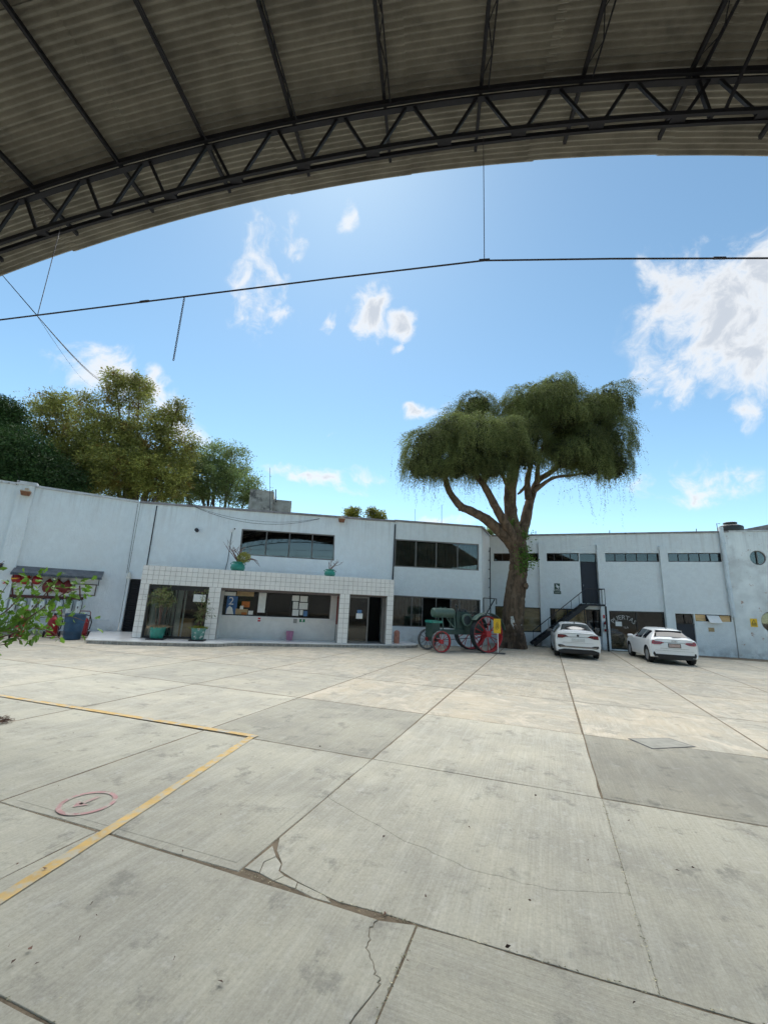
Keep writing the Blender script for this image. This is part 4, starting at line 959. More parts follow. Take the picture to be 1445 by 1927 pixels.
LB = [(806, 858, 46, 52, 20.6, 1.6, 1.0), (845, 830, 48, 46, 21.2, 1.8, 1.0), (905, 845, 58, 62, 20.2, 1.7, 1.15), (948, 838, 42, 56, 20.4, 1.5, 1.0), (897, 775, 36, 30, 22.8, 1.5, 1.1), (870, 805, 40, 34, 22.5, 1.7, 1),
      (1040, 742, 46, 28, 23.0, 1.6, 1.1), (985, 775, 50, 34, 22.6, 1.8, 1.1), (1020, 775, 60, 42, 22.0, 2.0, 1.1), (1055, 790, 52, 54, 21.6, 1.9, 1.1), (1138, 772, 42, 42, 22.5, 1.8, 1.1), (1100, 790, 46, 40, 22.2, 1.9, 1), (1138, 845, 46, 66, 22.6, 1.9, 1.05),
      (1100, 850, 42, 46, 21.8, 1.7, .9), (985, 825, 46, 46, 22.0, 1.8, 1.0), (1155, 885, 30, 36, 22.8, 1.3, .7), (1075, 868, 34, 28, 22.4, 1.2, .5), (790, 885, 32, 28, 20.7, 1.0, .7), (860, 885, 44, 26, 21.4, 1.2, .6), (930, 880, 40, 30, 21.2, 1.2, .5), (1040, 850, 34, 30, 23.2, 1.2, .55), (1060, 830, 36, 30, 23.4, 1.2, .6), (872, 876, 46, 26, 20.4, 1.2, .9), (926, 884, 38, 26, 20.3, 1.1, .9), (985, 866, 40, 28, 21.0, 1.2, .8), (1066, 858, 40, 34, 21.2, 1.3, .85), (1112, 878, 38, 32, 21.6, 1.2, .9), (815, 884, 34, 22, 20.2, 1.0, .9)]
lob = lobe_px(LB)
rs = np.random.default_rng(5)
P, A = hang_leaves(lob, 720, rs)
# loose strands dangling under and round the crown
SP = []
for u, v, n, y in ((770, 890, 26, 20.6), (785, 915, 16, 20.6), (830, 905, 14, 21), (880, 915, 10, 21.2), (1060, 905, 14, 22), (1100, 915, 22, 22), (1140, 925, 30, 22.4), (1170, 915, 24, 22.6), (1188, 860, 14, 22.6), (1190, 800, 10, 22.6), (1010, 885, 10, 22), (757, 850, 14, 20.7)):
    for k in range(int(n * .55)):
        p = np.array(H(u + rs.normal(0, 13), v + rs.normal(0, 14), y)); L_ = rs.uniform(.4, 1.5); m_ = int(L_ / .06); dr_ = rs.normal(0, .10, 2)
        for j in range(m_):
            p = p + np.array([dr_[0] * .06 + rs.normal(0, .012), dr_[1] * .06, -.06])
            if rs.random() < .8: SP.append((p.copy(), np.array([rs.normal(0, .6), rs.normal(0, .6), -.5])))
P = np.concatenate([P, np.array([s[0] for s in SP])]); A = np.concatenate([A, np.array([s[1] for s in SP])])
cut = np.ones(len(P), bool)
for (u, v, rx, ry) in ((1056, 823, 7, 8), (1046, 842, 9, 7), (1098, 838, 6, 5), (1068, 908, 26, 7)):      # gaps where the sky shows
    for y in (20.5, 21.5, 22.5, 23.5):
        c = np.array(H(u, v, y)); k = y / F_PX
        cut &= ~((((P[:, 0] - c[0]) / (rx * k)) ** 2 + ((P[:, 2] - c[2]) / (ry * k)) ** 2 < 1) & (np.abs(P[:, 1] - y) < .8) & (rs.random(len(P)) < .8))
P, A = P[cut], A[cut]
put('crown', leaf_mesh('crown', P, A, rs.uniform(.045, .095, len(P)), .36, 'leaf_willow'), tree)
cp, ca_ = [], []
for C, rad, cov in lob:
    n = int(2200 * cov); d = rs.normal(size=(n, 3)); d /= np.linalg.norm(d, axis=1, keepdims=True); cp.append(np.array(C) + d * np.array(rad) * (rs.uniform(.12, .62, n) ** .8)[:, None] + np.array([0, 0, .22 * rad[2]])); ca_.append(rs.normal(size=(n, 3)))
put('inner_foliage', leaf_mesh('inner_foliage', np.concatenate(cp), np.concatenate(ca_), .2, .5, 'leaf_willow_shade'), tree)  # dark leaves added to block light inside the crown
vp, va = [], []
for u, v, n, sg, y in ((985, 1040, 260, 7, TY - .45), (990, 1058, 200, 8, TY - .5), (980, 1068, 120, 6, TY - .5), (965, 985, 140, 6, TY - .3), (985, 1010, 140, 6, TY - .4), (1003, 1055, 30, 4, TY - .5), (1000, 1005, 25, 6, TY - .4), (1004, 1066, 14, 3, TY - .5)):
    c = np.array(H(u, v, y)); vp.append(c + rs.normal(size=(n, 3)) * sg * .0275 * np.array([1, .6, 1.2])); va.append(rs.normal(size=(n, 3)) + np.array([0, 0, -.3]))
put('vine', leaf_mesh('vine', np.concatenate(vp), np.concatenate(va), .11, .6, 'leaf_vine'), tree)

def yard_tree(label, base, lobes, m, leaf, per, seed, limbs, trunk_r=.3, group='trees behind the wall', bark='bark_grey', shell_=.5, cl=.3):
    r = np.random.default_rng(seed); b = Vector(base)
    t = thing('tree', b, label, 'tree', group)
    LL = lobe_px(lobes); pos, ax = [], []
    cens = []
    for C, rad, cov in LL:
        nc = int(per * cov * max(1, rad[0] * rad[2]) / 2.2); d = r.normal(size=(nc, 3)); d /= np.linalg.norm(d, axis=1, keepdims=True)
        c = np.array(C) + d * np.array(rad) * (r.uniform(shell_, 1.05, nc))[:, None]; cens.append(c)
        for q in c:
            k = r.integers(34, 74); sg = cl * r.uniform(.35, 1.0); off = r.normal(size=(k, 3)) * sg * np.array([1, 1, .7]); pos.append(q + off); ax.append(off * 1.0 + r.normal(size=(k, 3)) * .5 * sg + np.array([0, 0, -.25 * sg]))
    put('crown', leaf_mesh('crown', np.concatenate(pos), np.concatenate(ax), r.uniform(.75, 1.25, sum(map(len, pos))) * leaf, .48, m, True), t)
    mbt = MB(); cens = np.concatenate(cens); top = max(C[2] for C, _, _ in LL)
    for i, (C, rad, cov) in enumerate(LL):
        c = Vector(C); f = b + Vector((0, 0, (c.z - b.z) * .45)); f.x = lerp(b.x, c.x, .15)
        limb(mbt, [b + Vector((0, 0, -.2)), f, f.lerp(c, .55) + Vector((0, 0, .25)), c + Vector((0, 0, rad[2] * .5))], [trunk_r, trunk_r * .55, trunk_r * .2, .02], 8, 4, .08, i + seed)
        for j in range(7):
            e = cens[r.integers(len(cens))]
            if (Vector(e) - c).length < max(rad) * 1.3: limb(mbt, [f.lerp(c, .5), Vector(e).lerp(c, .4) + Vector((0, 0, .1)), Vector(e)], [trunk_r * .22, .05, .015], 5, 3, .1, i * 9 + j)
    mbt.build('trunk', bark, t, True)
    return t
yard_tree('dark green dense tree at the left edge above the wall', (-20.5, 24.5, 0), [(10, 860, 75, 60, 24, 1.8, 1.3), (65, 885, 60, 45, 24.2, 1.5, 1.2), (-30, 800, 70, 60, 24.5, 1.8, 1), (5, 775, 35, 32, 24.3, 1.2, .8), (40, 915, 90, 40, 24, 1.5, 1.2), (110, 915, 50, 35, 24.5, 1.2, 1.2)], 'leaf_dark', .14, 240, 21, 4, .35, cl=.26)
yard_tree('olive green tree behind the wall, between the dark and the tallest tree', (-21, 28, 0), [(100, 795, 45, 42, 28, 1.6, .75), (130, 845, 55, 50, 28, 1.8, .95), (85, 760, 26, 22, 28, 1.0, .7), (120, 758, 22, 20, 28.2, 1, .6), (110, 890, 75, 50, 27.5, 1.8, 1.2), (165, 890, 60, 50, 27.5, 1.8, 1.2)], 'leaf_olive', .15, 120, 22, 5, .3)
yard_tree('tallest olive brown tree with loose crown behind the wall', (-16.5, 27, 0), [(240, 745, 42, 36, 27, 1.5, .85), (180, 775, 40, 34, 27.3, 1.5, .7), (215, 715, 22, 16, 27, .9, .5), (262, 722, 18, 16, 27, .9, .5), (205, 825, 62, 50, 27, 1.9, 1.05), (275, 825, 52, 45, 26.5, 1.6, 1.1), (318, 800, 34, 40, 27.2, 1.3, .6), (335, 775, 20, 20, 27.2, .9, .45), (230, 885, 75, 52, 26.4, 1.9, 1.3), (300, 895, 58, 50, 26.6, 1.7, 1.2), (335, 850, 35, 40, 27, 1.3, .75)], 'leaf_olive', .15, 120, 23, 7, .34)
yard_tree('grey green airy tree behind the office, right of the tallest one', (-12.5, 31, 0), [(400, 855, 44, 30, 31, 1.6, .7), (440, 872, 38, 34, 31, 1.5, .75), (385, 900, 55, 45, 30.5, 1.8, 1.1), (440, 918, 50, 38, 30.5, 1.7, 1.05), (475, 920, 26, 26, 31, 1.1, .6), (345, 915, 50, 40, 30.5, 1.6, 1), (365, 865, 30, 30, 31, 1.3, .55)], 'leaf_mid', .145, 100, 24, 6, .3)
for u, v, lab, sd_ in ((665, 962, 'small yellow green treetop peeping over the office roof, left one', 31), (705, 965, 'small yellow green treetop peeping over the office roof, right one', 32)):
    c = H(u, v, 31); yard_tree(lab, (c.x, 31, 0), [(u, v + 2, 13, 9, 31, .6, .9), (u + 3, v + 14, 16, 12, 31, .7, 1)], 'leaf_yellow', .17, 45, sd_, 3, .12, 'treetops over the office roof', cl=.2)
c = H(918, 1004, 30); yard_tree('little green treetop in the notch beside the weeping tree trunk', (c.x, 30, 0), [(917, 1003, 10, 6, 30, .5, .8), (912, 1012, 12, 8, 30, .5, .9)], 'leaf_mid', .15, 45, 33, 3, .1, 'treetops over the office roof', cl=.2)

# ------------------------------------------------------------------ the shrub in front, left
BY = 5.8
bush = thing('leafy_shrub', (-6.2, 5.6, 0), 'bright green broad leaved shrub reaching in from the left edge', 'shrub')
BR = [([(-90, 1225), (-20, 1195), (25, 1178), (60, 1148), (90, 1112), (112, 1085)], .012), ([(-90, 1225), (20, 1182), (70, 1152), (108, 1124), (140, 1110), (164, 1108)], .011), ([(-90, 1228), (20, 1194), (60, 1182), (98, 1190), (114, 1204)], .009),
      ([(-90, 1200), (0, 1158), (36, 1124), (52, 1098), (60, 1084)], .010), ([(-90, 1222), (-20, 1216), (12, 1212), (30, 1200)], .010), ([(-90, 1130), (-30, 1090), (-5, 1066), (8, 1056)], .008), ([(-90, 1214), (10, 1172), (80, 1162), (130, 1160), (166, 1172)], .008), ([(-90, 1218), (0, 1190), (30, 1196), (38, 1212)], .009), ([(-90, 1190), (-20, 1140), (0, 1120), (14, 1100)], .008)]
bm_ = MB(); lp, la = [], []; root = Vector((-6.2, 5.6, 0))
rb_ = np.random.default_rng(9)
for i, (pp, r0) in enumerate(BR):
    P3 = [H(u, v, BY + .12 * math.sin(i * 2.1 + k)) for k, (u, v) in enumerate(pp)]
    limb(bm_, [root + Vector((.03 * math.cos(i * 2.4), .03 * math.sin(i * 2.4), 0)), root + Vector((.06 * math.cos(i * 2.4), .06 * math.sin(i * 2.4), .45 + .05 * (i % 3)))] + P3, [.03, .022] + [r0 * (1 - .75 * k / len(P3)) for k in range(len(P3))], 6, 4, .1, i)
    dens = [0, .5, .9, 1, 1, 1] if i != 5 else [0, .3, .3, .4]
    for k in range(1, len(P3)):
        for q in range(int(12 * dens[min(k, len(dens) - 1)])):
            t = rb_.random(); base = P3[k - 1].lerp(P3[k], t)
            tw = Vector(rb_.normal(0, .085, 3)); lp.append(np.array(base + tw)); d = np.array(tw) * 4 + rb_.normal(0, .35, 3) + np.array([.25, -.25, -.25]); la.append(d)
for u, v, n in ((40, 1172, 30), (20, 1158, 22), (68, 1166, 20), (30, 1192, 14), (92, 1092, 9), (148, 1106, 8), (10, 1180, 22), (55, 1150, 10), (55, 1180, 12), (110, 1198, 6)):
    c = np.array(H(u, v, BY)); lp += list(c + rb_.normal(0, .09, (n, 3))); la += list(rb_.normal(0, .6, (n, 3)) + np.array([.2, -.2, -.3]))
for i in range(14):                 # the rest of the shrub, rising left of the view
    a_ = 2.2 + i * .42; R1 = rb_.uniform(.5, 1.25); tip = root + Vector((-abs(math.cos(a_)) * R1 - .1, math.sin(a_) * R1 * .8, rb_.uniform(.9, 2.3))); mid_ = root.lerp(tip, .5) + Vector((0, 0, .25))
    limb(bm_, [root, mid_, tip], [.025, .014, .005], 6, 4, .1, 70 + i)
    for q in range(46):
        t = rb_.uniform(.3, 1.0); base = (root.lerp(mid_, t * 2) if t < .5 else mid_.lerp(tip, t * 2 - 1)); tw = Vector(rb_.normal(0, .11, 3)); lp.append(np.array(base + tw)); la.append(np.array(tw) * 4 + rb_.normal(0, .4, 3) + np.array([0, 0, -.25]))
bm_.build('branches', 'twig', bush, True)
lp, la = np.array(lp), np.array(la)
rel_ = lp - np.array([0, 0, EYE]); dep_ = rel_ @ np.array(_F); vv_ = CY - F_PX * (rel_ @ np.array(_U)) / dep_; uu_ = CX + F_PX * (rel_ @ np.array(_RT)) / dep_
keep_ = ~((uu_ > 0) & ((vv_ > 1206) | (rb_.random(len(lp)) < .18))); lp, la = lp[keep_], la[keep_]; n = len(lp); la /= np.linalg.norm(la, axis=1, keepdims=True)
# lobed leaves with a fold along the rib, each leaf 10 faces
prof = [(0, 0), (.18, .20), (.36, .16), (.45, .34), (.62, .22), (.74, .20), (1, 0)]
V, Fs = [], []
for i in range(n):
    a = Vector(la[i]); s = a.cross(Vector(rb_.normal(size=3))).normalized(); nn = s.cross(a); L_ = rb_.uniform(.07, .125); o = len(V); p = Vector(lp[i]); cr_ = rb_.uniform(.05, .25)
    for t, w in prof:
        rib = p + a * (L_ * t) - nn * (L_ * cr_ * t * t); V += [rib, rib + s * (w * L_ * .95) + nn * (w * L_ * .3), rib - s * (w * L_ * .95) + nn * (w * L_ * .3)]
    for k in range(len(prof) - 1):
        b = o + 3 * k; Fs += [(b, b + 3, b + 4, b + 1), (b, b + 2, b + 5, b + 3)]
me = bpy.data.meshes.new('leaves'); me.from_pydata([tuple(v) for v in V], [], Fs); me.update(); me.materials.append(MATS['leaf_bush']); put('leaves', me, bush)
# fallen leaves, seed pods and dirt along the joints
lit = []; ax2 = []; 
LITTER = [(175, 1698), (183, 1725), (135, 1811), (64, 1816), (20, 1815), (245, 1905), (150, 1762), (330, 1800), (345, 1772), (62, 1780), (18, 1778), (883, 1559), (885, 1560), (1300, 1632), (1410, 1645), (1000, 1695), (800, 1683), (720, 1643), (725, 1716), (950, 1783), (935, 1780), (765, 1805), (1010, 1497), (1060, 1515), (300, 1550), (345, 1600), (70, 1600), (30, 1628), (110, 1478), (138, 1473), (285, 1396), (130, 1413), (60, 1418), (140, 1380), (655, 1468), (500, 1540), (560, 1430), (415, 1535), (250, 1595), (1280, 1640), (720, 1577), (780, 1605), (1105, 1620), (1190, 1890), (880, 1910), (1410, 1570), (1180, 1545), (1320, 1470), (600, 1405), (90, 1634), (265, 1622), (1120, 1575), (960, 1715), (640, 1760), (420, 1850)]
for u, v in LITTER[::3] + LITTER[1::3]:
    p = G(u, v, .014); lit.append(np.array(p)); a = rb_.uniform(0, 6.28); ax2.append(np.array([math.cos(a), math.sin(a), .12]))
k = len(lit)
tag(put('leaf_litter', leaf_mesh('leaf_litter', np.array(lit), np.array(ax2), rb_.uniform(.02, .042, k), .5, 'leaf_dry', True)), 'scattered dry brown leaves on the concrete', 'leaves', kind='stuff')
lit, ax2 = [], []
for A_, B_, n_ in ((sc2w(-2.1, 3.12), sc2w(.47, 3.12), 150), (sc2w(.47, 3.12), sc2w(3, 3.12), 60), (sc2w(.47, 3.12), sc2w(.47, 5.73), 150), (sc2w(-.81, 1.86), sc2w(-.81, 3.12), 90), (sc2w(-3.5, 1.86), sc2w(-1.5, 1.86), 60), (sc2w(-2.1, 3.12), sc2w(-2.1, 5.73), 60), (sc2w(-4.6, 3.12), sc2w(-2.1, 3.12), 60), (sc2w(-1.05, 3.12), sc2w(-.85, 3.12), 30)):
    for i in range(n_):
        p = A_.lerp(B_, rb_.random()) + Vector((rb_.normal(0, .006), rb_.normal(0, .006), .002)); lit.append(np.array(p)); a = rb_.uniform(0, 6.28); ax2.append(np.array([math.cos(a), math.sin(a), .1]))
for i in range(110):
    y = rb_.uniform(2.3, 9); p = Vector((rb_.uniform(-1, 1) * y * .85, y, .012)); lit.append(np.array(p)); a = rb_.uniform(0, 6.28); ax2.append(np.array([math.cos(a), math.sin(a), .1]))
tag(put('seed_litter', leaf_mesh('seed_litter', np.array(lit), np.array(ax2), rb_.uniform(.008, .02, len(lit)), .3, 'leaf_pale', True)), 'tiny pale seeds and chaff caught in the slab joints', 'litter', kind='stuff')
lit = np.array([np.array(G(rb_.normal(2, 10), rb_.normal(1356, 2.5), .02 + .01 * rb_.random())) for i in range(160)])
tag(put('twig_pile', leaf_mesh('twig_pile', lit, np.c_[rb_.normal(size=(160, 2)), np.abs(rb_.normal(0, .3, 160))], .07, .15, 'leaf_dry', True)), 'small swept pile of dry twigs at the left edge', 'litter', kind='stuff')

# ================================================================== THINGS IN THE YARD
def pq(fr, u0, v0, u1, v1, o):      # rectangle in (s, z) from two opposite pixels on a plane
    a = fr.px(u0, v1, o); b = fr.px(u1, v0, o); c = fr.px(u0, v0, o); d = fr.px(u1, v1, o)
    return min((a[0] + c[0]) / 2, (b[0] + d[0]) / 2), max((a[0] + c[0]) / 2, (b[0] + d[0]) / 2), (a[1] + d[1]) / 2, (b[1] + c[1]) / 2
def sheet(fr, name, m, u0, v0, u1, v1, o, label, cat, group=None, t=.006):
    a0, a1, z0, z1 = pq(fr, u0, v0, u1, v1, o)
    return tag(box1(fr, name, m, None, a0, a1, z0, z1, o, o + t), label, cat, group)

# ---- fire extinguisher station on the left wall
aw = thing('awning', W0.w(8.5, 0, 2.6), 'dark sheet metal awning on the left wall above red bags and extinguishers', 'awning')
b0, b1 = W0.px(30, 1064.5), W0.px(196, 1076); f0, f1 = W0.px(20, 1076.5, .5), W0.px(192, 1088, .5)
MB().hexa([W0.w(f0[0], .5, f0[1] - .02), W0.w(f1[0], .5, f0[1] - .02), W0.w(b1[0], .01, b0[1] - .03), W0.w(b0[0], .01, b0[1] - .03), W0.w(f0[0], .5, f0[1]), W0.w(f1[0], .5, f0[1]), W0.w(b1[0], .01, b0[1]), W0.w(b0[0], .01, b0[1])]).build('sheet', 'awning', aw)
box1(W0, 'drip_edge', 'awning', aw, f0[0], f1[0], f0[1] - .10, f0[1] - .022, .49, .51)
for t in (.03, .5, .97):
    a = lerp(f0[0], f1[0], t); MB().bar(W0.w(a, .48, f0[1] - .05), W0.w(a, .01, f0[1] - .35), .03).build('bracket', 'black_metal', aw)
nb = thing('notice_board', W0.w(10, 0, 1.8), 'blank white notice board in brown frame under the awning', 'board')
a0, a1, z0, z1 = pq(W0, 138, 1099, 181, 1121, 0)
box1(W0, 'panel', 'paper', nb, a0 + .03, a1 - .03, z0 + .03, z1 - .03, .01, .025)
for A_ in ((a0, a1, z0, z0 + .04), (a0, a1, z1 - .04, z1), (a0, a0 + .04, z0 + .041, z1 - .041), (a1 - .04, a1, z0 + .041, z1 - .041)): box1(W0, 'frame', 'frame_brown', nb, *A_, .01, .045)
rl = thing('wall_rail', W0.w(8, 0, 1.5), 'dark red mounting rail on the left wall carrying the extinguishers', 'rail')
ra, rb2 = W0.px(16, 1120), W0.px(157, 1127.5); zr_ = (ra[1] + rb2[1]) / 2
box1(W0, 'board', 'brown_rail', rl, ra[0], rb2[0], zr_ - .06, zr_ + .06, .005, .05)
for t in (.05, .3, .5, .72, .95): MB().bar(W0.w(lerp(ra[0], rb2[0], t), .03, zr_ + .05), W0.w(lerp(ra[0], rb2[0], t) - .1, .03, zr_ + .55), .05, .03).build('strut', 'brown_rail', rl)
def wall_ext():
    t = thing('fire_extinguisher', (0, 0, 0), '', 'fire extinguisher', 'white extinguishers hung on the rail')
    MB().lathe([(.06, 0), (.095, .01), (.1, .03), (.1, .46), (.09, .5), (.05, .545), (.03, .56)], n=16).build('cylinder', 'ext_white', t, True)
    MB().lathe([(.028, .56), (.028, .6), (.02, .62)], n=8).build('valve', 'black_metal', t, True)
    MB().bar((0, 0, .62), (0, -.1, .65), .02).build('lever', 'black_metal', t)
    MB().tube([(.02, 0, .6), (.1, 0, .58), (.13, 0, .45), (.125, 0, .2), (.12, 0, .12)], .012, 6).build('hose', 'rubber', t, True)
    MB().box((0, -.1, .28), (.05, .006, .09)).build('sticker', 'frame_grey', t)
    return t
proto = wall_ext(); ROT0 = math.atan2(W0.e.y, W0.e.x)
order = ['leftmost', 'second', 'third', 'fourth', 'fifth', 'sixth', 'seventh', 'rightmost']
for i, u in enumerate((23, 42.5, 62, 79, 94, 112, 130.5, 148)):
    o = proto if i == 0 else copy_tree(proto); a, z = W0.px(u, 1137, .14)
    o.location = W0.w(a, .14, zr_ - .66); o.rotation_euler[2] = ROT0 + R_(rnd.uniform(-8, 8))
    o['label'] = ('%s white extinguisher hanging from the rail on the left wall' % order[i]) if i in (0, 7) else '%s white extinguisher from the left, hanging from the wall rail' % order[i]
for i, (u, v, lab) in enumerate(((31, 1087, 'red fire bag highest at left under the awning, beside the wall sign'), (48.5, 1090, 'second red fire bag from the left under the awning'), (70, 1090, 'red fire bag half hidden by leaves, third from the left'), (91, 1103, 'large dark red fire bag hanging above the white extinguishers, fourth from the left'), (109.5, 1103, 'large dark red fire bag, fifth from the left, hanging under the awning'), (125, 1105, 'rightmost dark red fire bag, beside the blank notice board'))):
    a, z = W0.px(u, v, .2); t = thing('fire_bag', W0.w(a, .16, z - .25), lab, 'bag', 'red fire bags under the awning')
    k = 1 if i > 2 else .82; M_ = Matrix.Rotation(ROT0, 4, 'Z') @ Matrix.Diagonal((k, .7 * k, k, 1)) @ Matrix.Rotation(R_(rnd.uniform(-12, 12)), 4, 'Y')
    MB().lathe([(.02, -.26), (.12, -.25), (.19, -.16), (.21, -.03), (.19, .08), (.13, .18), (.07, .25), (.03, .30)], W0.w(a, .16, z), 14, M_).build('bag', 'dark_red' if i > 2 else 'red_paint', t, True)
    MB().tube([W0.w(a - .03, .14, z + .24 * k), W0.w(a, .08, z + .36 * k), W0.w(a + .03, .14, z + .24 * k)], .012, 6).build('loop', 'rubber', t)
    if i == 0: MB().lathe([(.205, -.03), (.213, .0), (.205, .03)], W0.w(a, .16, z - .03), 14, M_).build('stripe', 'sign_yellow', t, True)
def cart(loc, rz, label, k=1.0):
    t = thing('wheeled_extinguisher', loc, label, 'fire extinguisher', 'wheeled extinguishers by the left wall'); M_ = Matrix.Translation(loc) @ Matrix.Rotation(rz, 4, 'Z') @ Matrix.Scale(k, 4)
    MB().lathe([(.1, .1), (.17, .12), (.18, .16), (.18, .66), (.15, .74), (.07, .80), (.05, .86)], (0, 0, 0), 18, M_).build('cylinder', 'red_paint', t, True)
    MB().lathe([(.05, .86), (.05, .92), (.02, .95)], (0, 0, 0), 8, M_).build('valve', 'black_metal', t)
    MB().tube([M_ @ Vector(p) for p in ((-.19, .14, .12), (-.19, .14, .98), (-.15, .14, 1.04), (.15, .14, 1.04), (.19, .14, .98), (.19, .14, .12))], .016, 7).build('frame', 'dark_red', t, True)
    MB().box((0, .0, .09), (.42, .36, .04), 0, M_).build('base', 'dark_red', t)
    for sx in (-.25, .25):
        MB().lathe([(.05, -.03), (.11, -.03), (.12, 0), (.11, .03), (.05, .03)], M_ @ Vector((sx, .12, .12)), 14, Matrix.Rotation(rz, 4, 'Z') @ Matrix.Rotation(R_(90), 4, 'Y') @ Matrix.Scale(k, 4)).build('wheel', 'rubber', t, True)
    MB().tube([M_ @ Vector(p) for p in ((.05, -.03, .9), (.2, -.06, .86), (.28, -.06, .6), (.25, -.05, .35), (.21, -.05, .3))], .022, 7).build('hose', 'rubber', t, True)
cart(G(95, 1200), ROT0, 'red wheeled extinguisher with hoop handle, left of the blue barrel')
cart(G(151, 1200), ROT0, 'red wheeled extinguisher standing right behind the blue barrel', 1.0)
cart(G(33, 1202), ROT0, 'red wheeled extinguisher hidden behind the shrub at left', 1.0)
bl = thing('barrel', G(134, 1203.5), 'blue steel barrel with open top standing before the left wall', 'barrel')
c = G(134, 1203.5)
MB().lathe([(.26, 0), (.29, .02), (.30, .30), (.315, .32), (.305, .34), (.325, .62), (.345, .64), (.335, .66), (.355, .94), (.37, .96), (.35, .97), (.335, .93), (.25, .05)], c, 26).build('drum', 'barrel_blue', bl, True)
MB().lathe([(.31, .85), (.31, .88), (.01, .9)], c, 20).build('rubbish', 'frame_grey', bl)
sg = thing('fire_sign', W0.w(W0.px(10, 1096)[0], .17, 1.9), 'small red and white fire sign on the left pilaster', 'sign')
a0, a1, z0, z1 = pq(W0, 3.5, 1092, 16.5, 1100, .17)
box1(W0, 'plate', 'sign_white', sg, a0, a1, z0, z1, .165, .172); box1(W0, 'symbol', 'sign_red', sg, a0 + .03, lerp(a0, a1, .47), z0 + .025, z1 - .025, .173, .177)
box1(W0, 'symbol', 'sign_red', sg, lerp(a0, a1, .55), a1 - .03, z0 + .025, z1 - .025, .173, .177); box1(W0, 'symbol', 'sign_white', sg, lerp(a0, a1, .62), a1 - .06, z0 + .06, z1 - .06, .178, .18); box1(W0, 'symbol', 'sign_white', sg, lerp(a0, a1, .2), lerp(a0, a1, .3), z0 + .06, z1 - .05, .178, .18)
bx = thing('wall_box', W0.w(W0.px(0, 1066)[0], 0, 2.6), 'dark box fixed to the wall at the left edge', 'box'); a0, a1, z0, z1 = pq(W0, -16, 1061, 4, 1071, .2)
box1(W0, 'case', 'frame_dark', bx, a0, a1, z0, z1, 0, .25); box1(W0, 'lid', 'awning', bx, a0 - .02, a1 + .02, z1, z1 + .03, 0, .28)

# ---- lamps, camera
def lamp(fr, u, v, o, label, m='lamp_beige', m2='rust_brown'):
    a, z = fr.px(u, v, o); t = thing('wall_lamp', fr.w(a, o - .1, z), label, 'lamp', 'wall lamps')
    fr.box(MB(), a - .06, a + .06, z + .05, z + .22, o - .1, o + .02).build('bracket', m, t)
    MB().hexa([fr.w(a - .13, o + .14, z - .1), fr.w(a + .13, o + .14, z - .1), fr.w(a + .13, o - .06, z - .1), fr.w(a - .13, o - .06, z - .1), fr.w(a - .17, o + .2, z + .05), fr.w(a + .17, o + .2, z + .05), fr.w(a + .17, o - .08, z + .05), fr.w(a - .17, o - .08, z + .05)]).build('shade', m2, t)
    fr.box(MB(), a - .17, a + .17, z + .052, z + .09, o - .08, o + .2).build('cap', m, t)
lamp(W0, 48.5, 928, .26, 'rusty wall lamp near the top of the left pilaster', 'lamp_beige', 'rust_brown')
lamp(W1, 643, 979, .12, 'beige and rust wall lamp below the office roof edge', 'lamp_beige', 'rust_brown')
a, z = W0.px(243, 1083, .1); bl_ = thing('bell_lamp', W0.w(a, .1, z - .15), 'small white bell shaped lamp beside the louvred shutter', 'lamp')
MB().lathe([(.12, -.14), (.11, -.12), (.085, .04), (.05, .12), (.03, .15)], W0.w(a, .13, z), 14).build('shade', 'lamp_white', bl_, True); MB().tube([W0.w(a, 0, z + .16), W0.w(a, .13, z + .16), W0.w(a, .13, z + .1)], .015, 6).build('arm', 'black_metal', bl_)
a, z = W1.px(371, 998, .1); sp = thing('spotlight', W1.w(a, 0, z), 'small black spotlight on the blank office wall', 'lamp')
MB().lathe([(.05, -.08), (.085, -.06), (.09, .06), (.03, .09)], W1.w(a, .16, z), 12, Matrix.Rotation(R_(75), 4, 'X')).build('head', 'black_metal', sp, True); W1.box(MB(), a - .02, a + .02, z - .02, z + .02, 0, .12).build('arm', 'black_metal', sp)
a, z = W1.px(436, 998, .05); cv = thing('security_camera', W1.w(a, 0, z), 'small white security camera left of the upper office window', 'camera')
W1.box(MB(), a - .07, a + .07, z - .09, z + .06, 0, .08).build('junction_box', 'sign_white', cv); MB().bar(W1.w(a + .06, .06, z + .08), W1.w(a + .16, .2, z + .06), .07).build('body', 'sign_white', cv); MB().bar(W1.w(a + .16, .2, z + .06), W1.w(a + .175, .22, z + .057), .06).build('lens', 'sign_black', cv)

# ---- papers and signs of the porch
for i, (nm, m, u0, v0, u1, v1, lab, cat) in enumerate([
    ('paper_sheet', 'paper', 422, 1114, 444, 1121, 'white paper strip at the top left corner of the counter window', 'paper'), ('cardboard_sheet', 'cardboard', 446, 1113.5, 478, 1122, 'brown cardboard strip along the top of the counter window', 'cardboard'),
    ('orange_notice', 'orange', 455, 1132, 470, 1143, 'orange notice in the left counter window', 'notice'), ('cardboard_box', 'cardboard', 443, 1146, 466, 1157, 'cardboard box face low in the left counter window', 'box'), ('orange_card', 'orange', 454, 1152.5, 464, 1157.5, 'small orange card at the counter window sill', 'card'),
    ('paper_note', 'paper', 467, 1149.5, 476, 1157, 'small white note low in the left counter window', 'paper'), ('paper_note', 'paper', 451.5, 1140, 458, 1147, 'white card in front of the orange notice', 'paper'), ('paper_poster', 'paper', 486, 1115.5, 500, 1153, 'tall white paper poster beside the thick window post', 'paper')]):
    sheet(RF, nm, m, u0, v0, u1, v1, -.05 + .003 * i, lab, cat, t=.002)
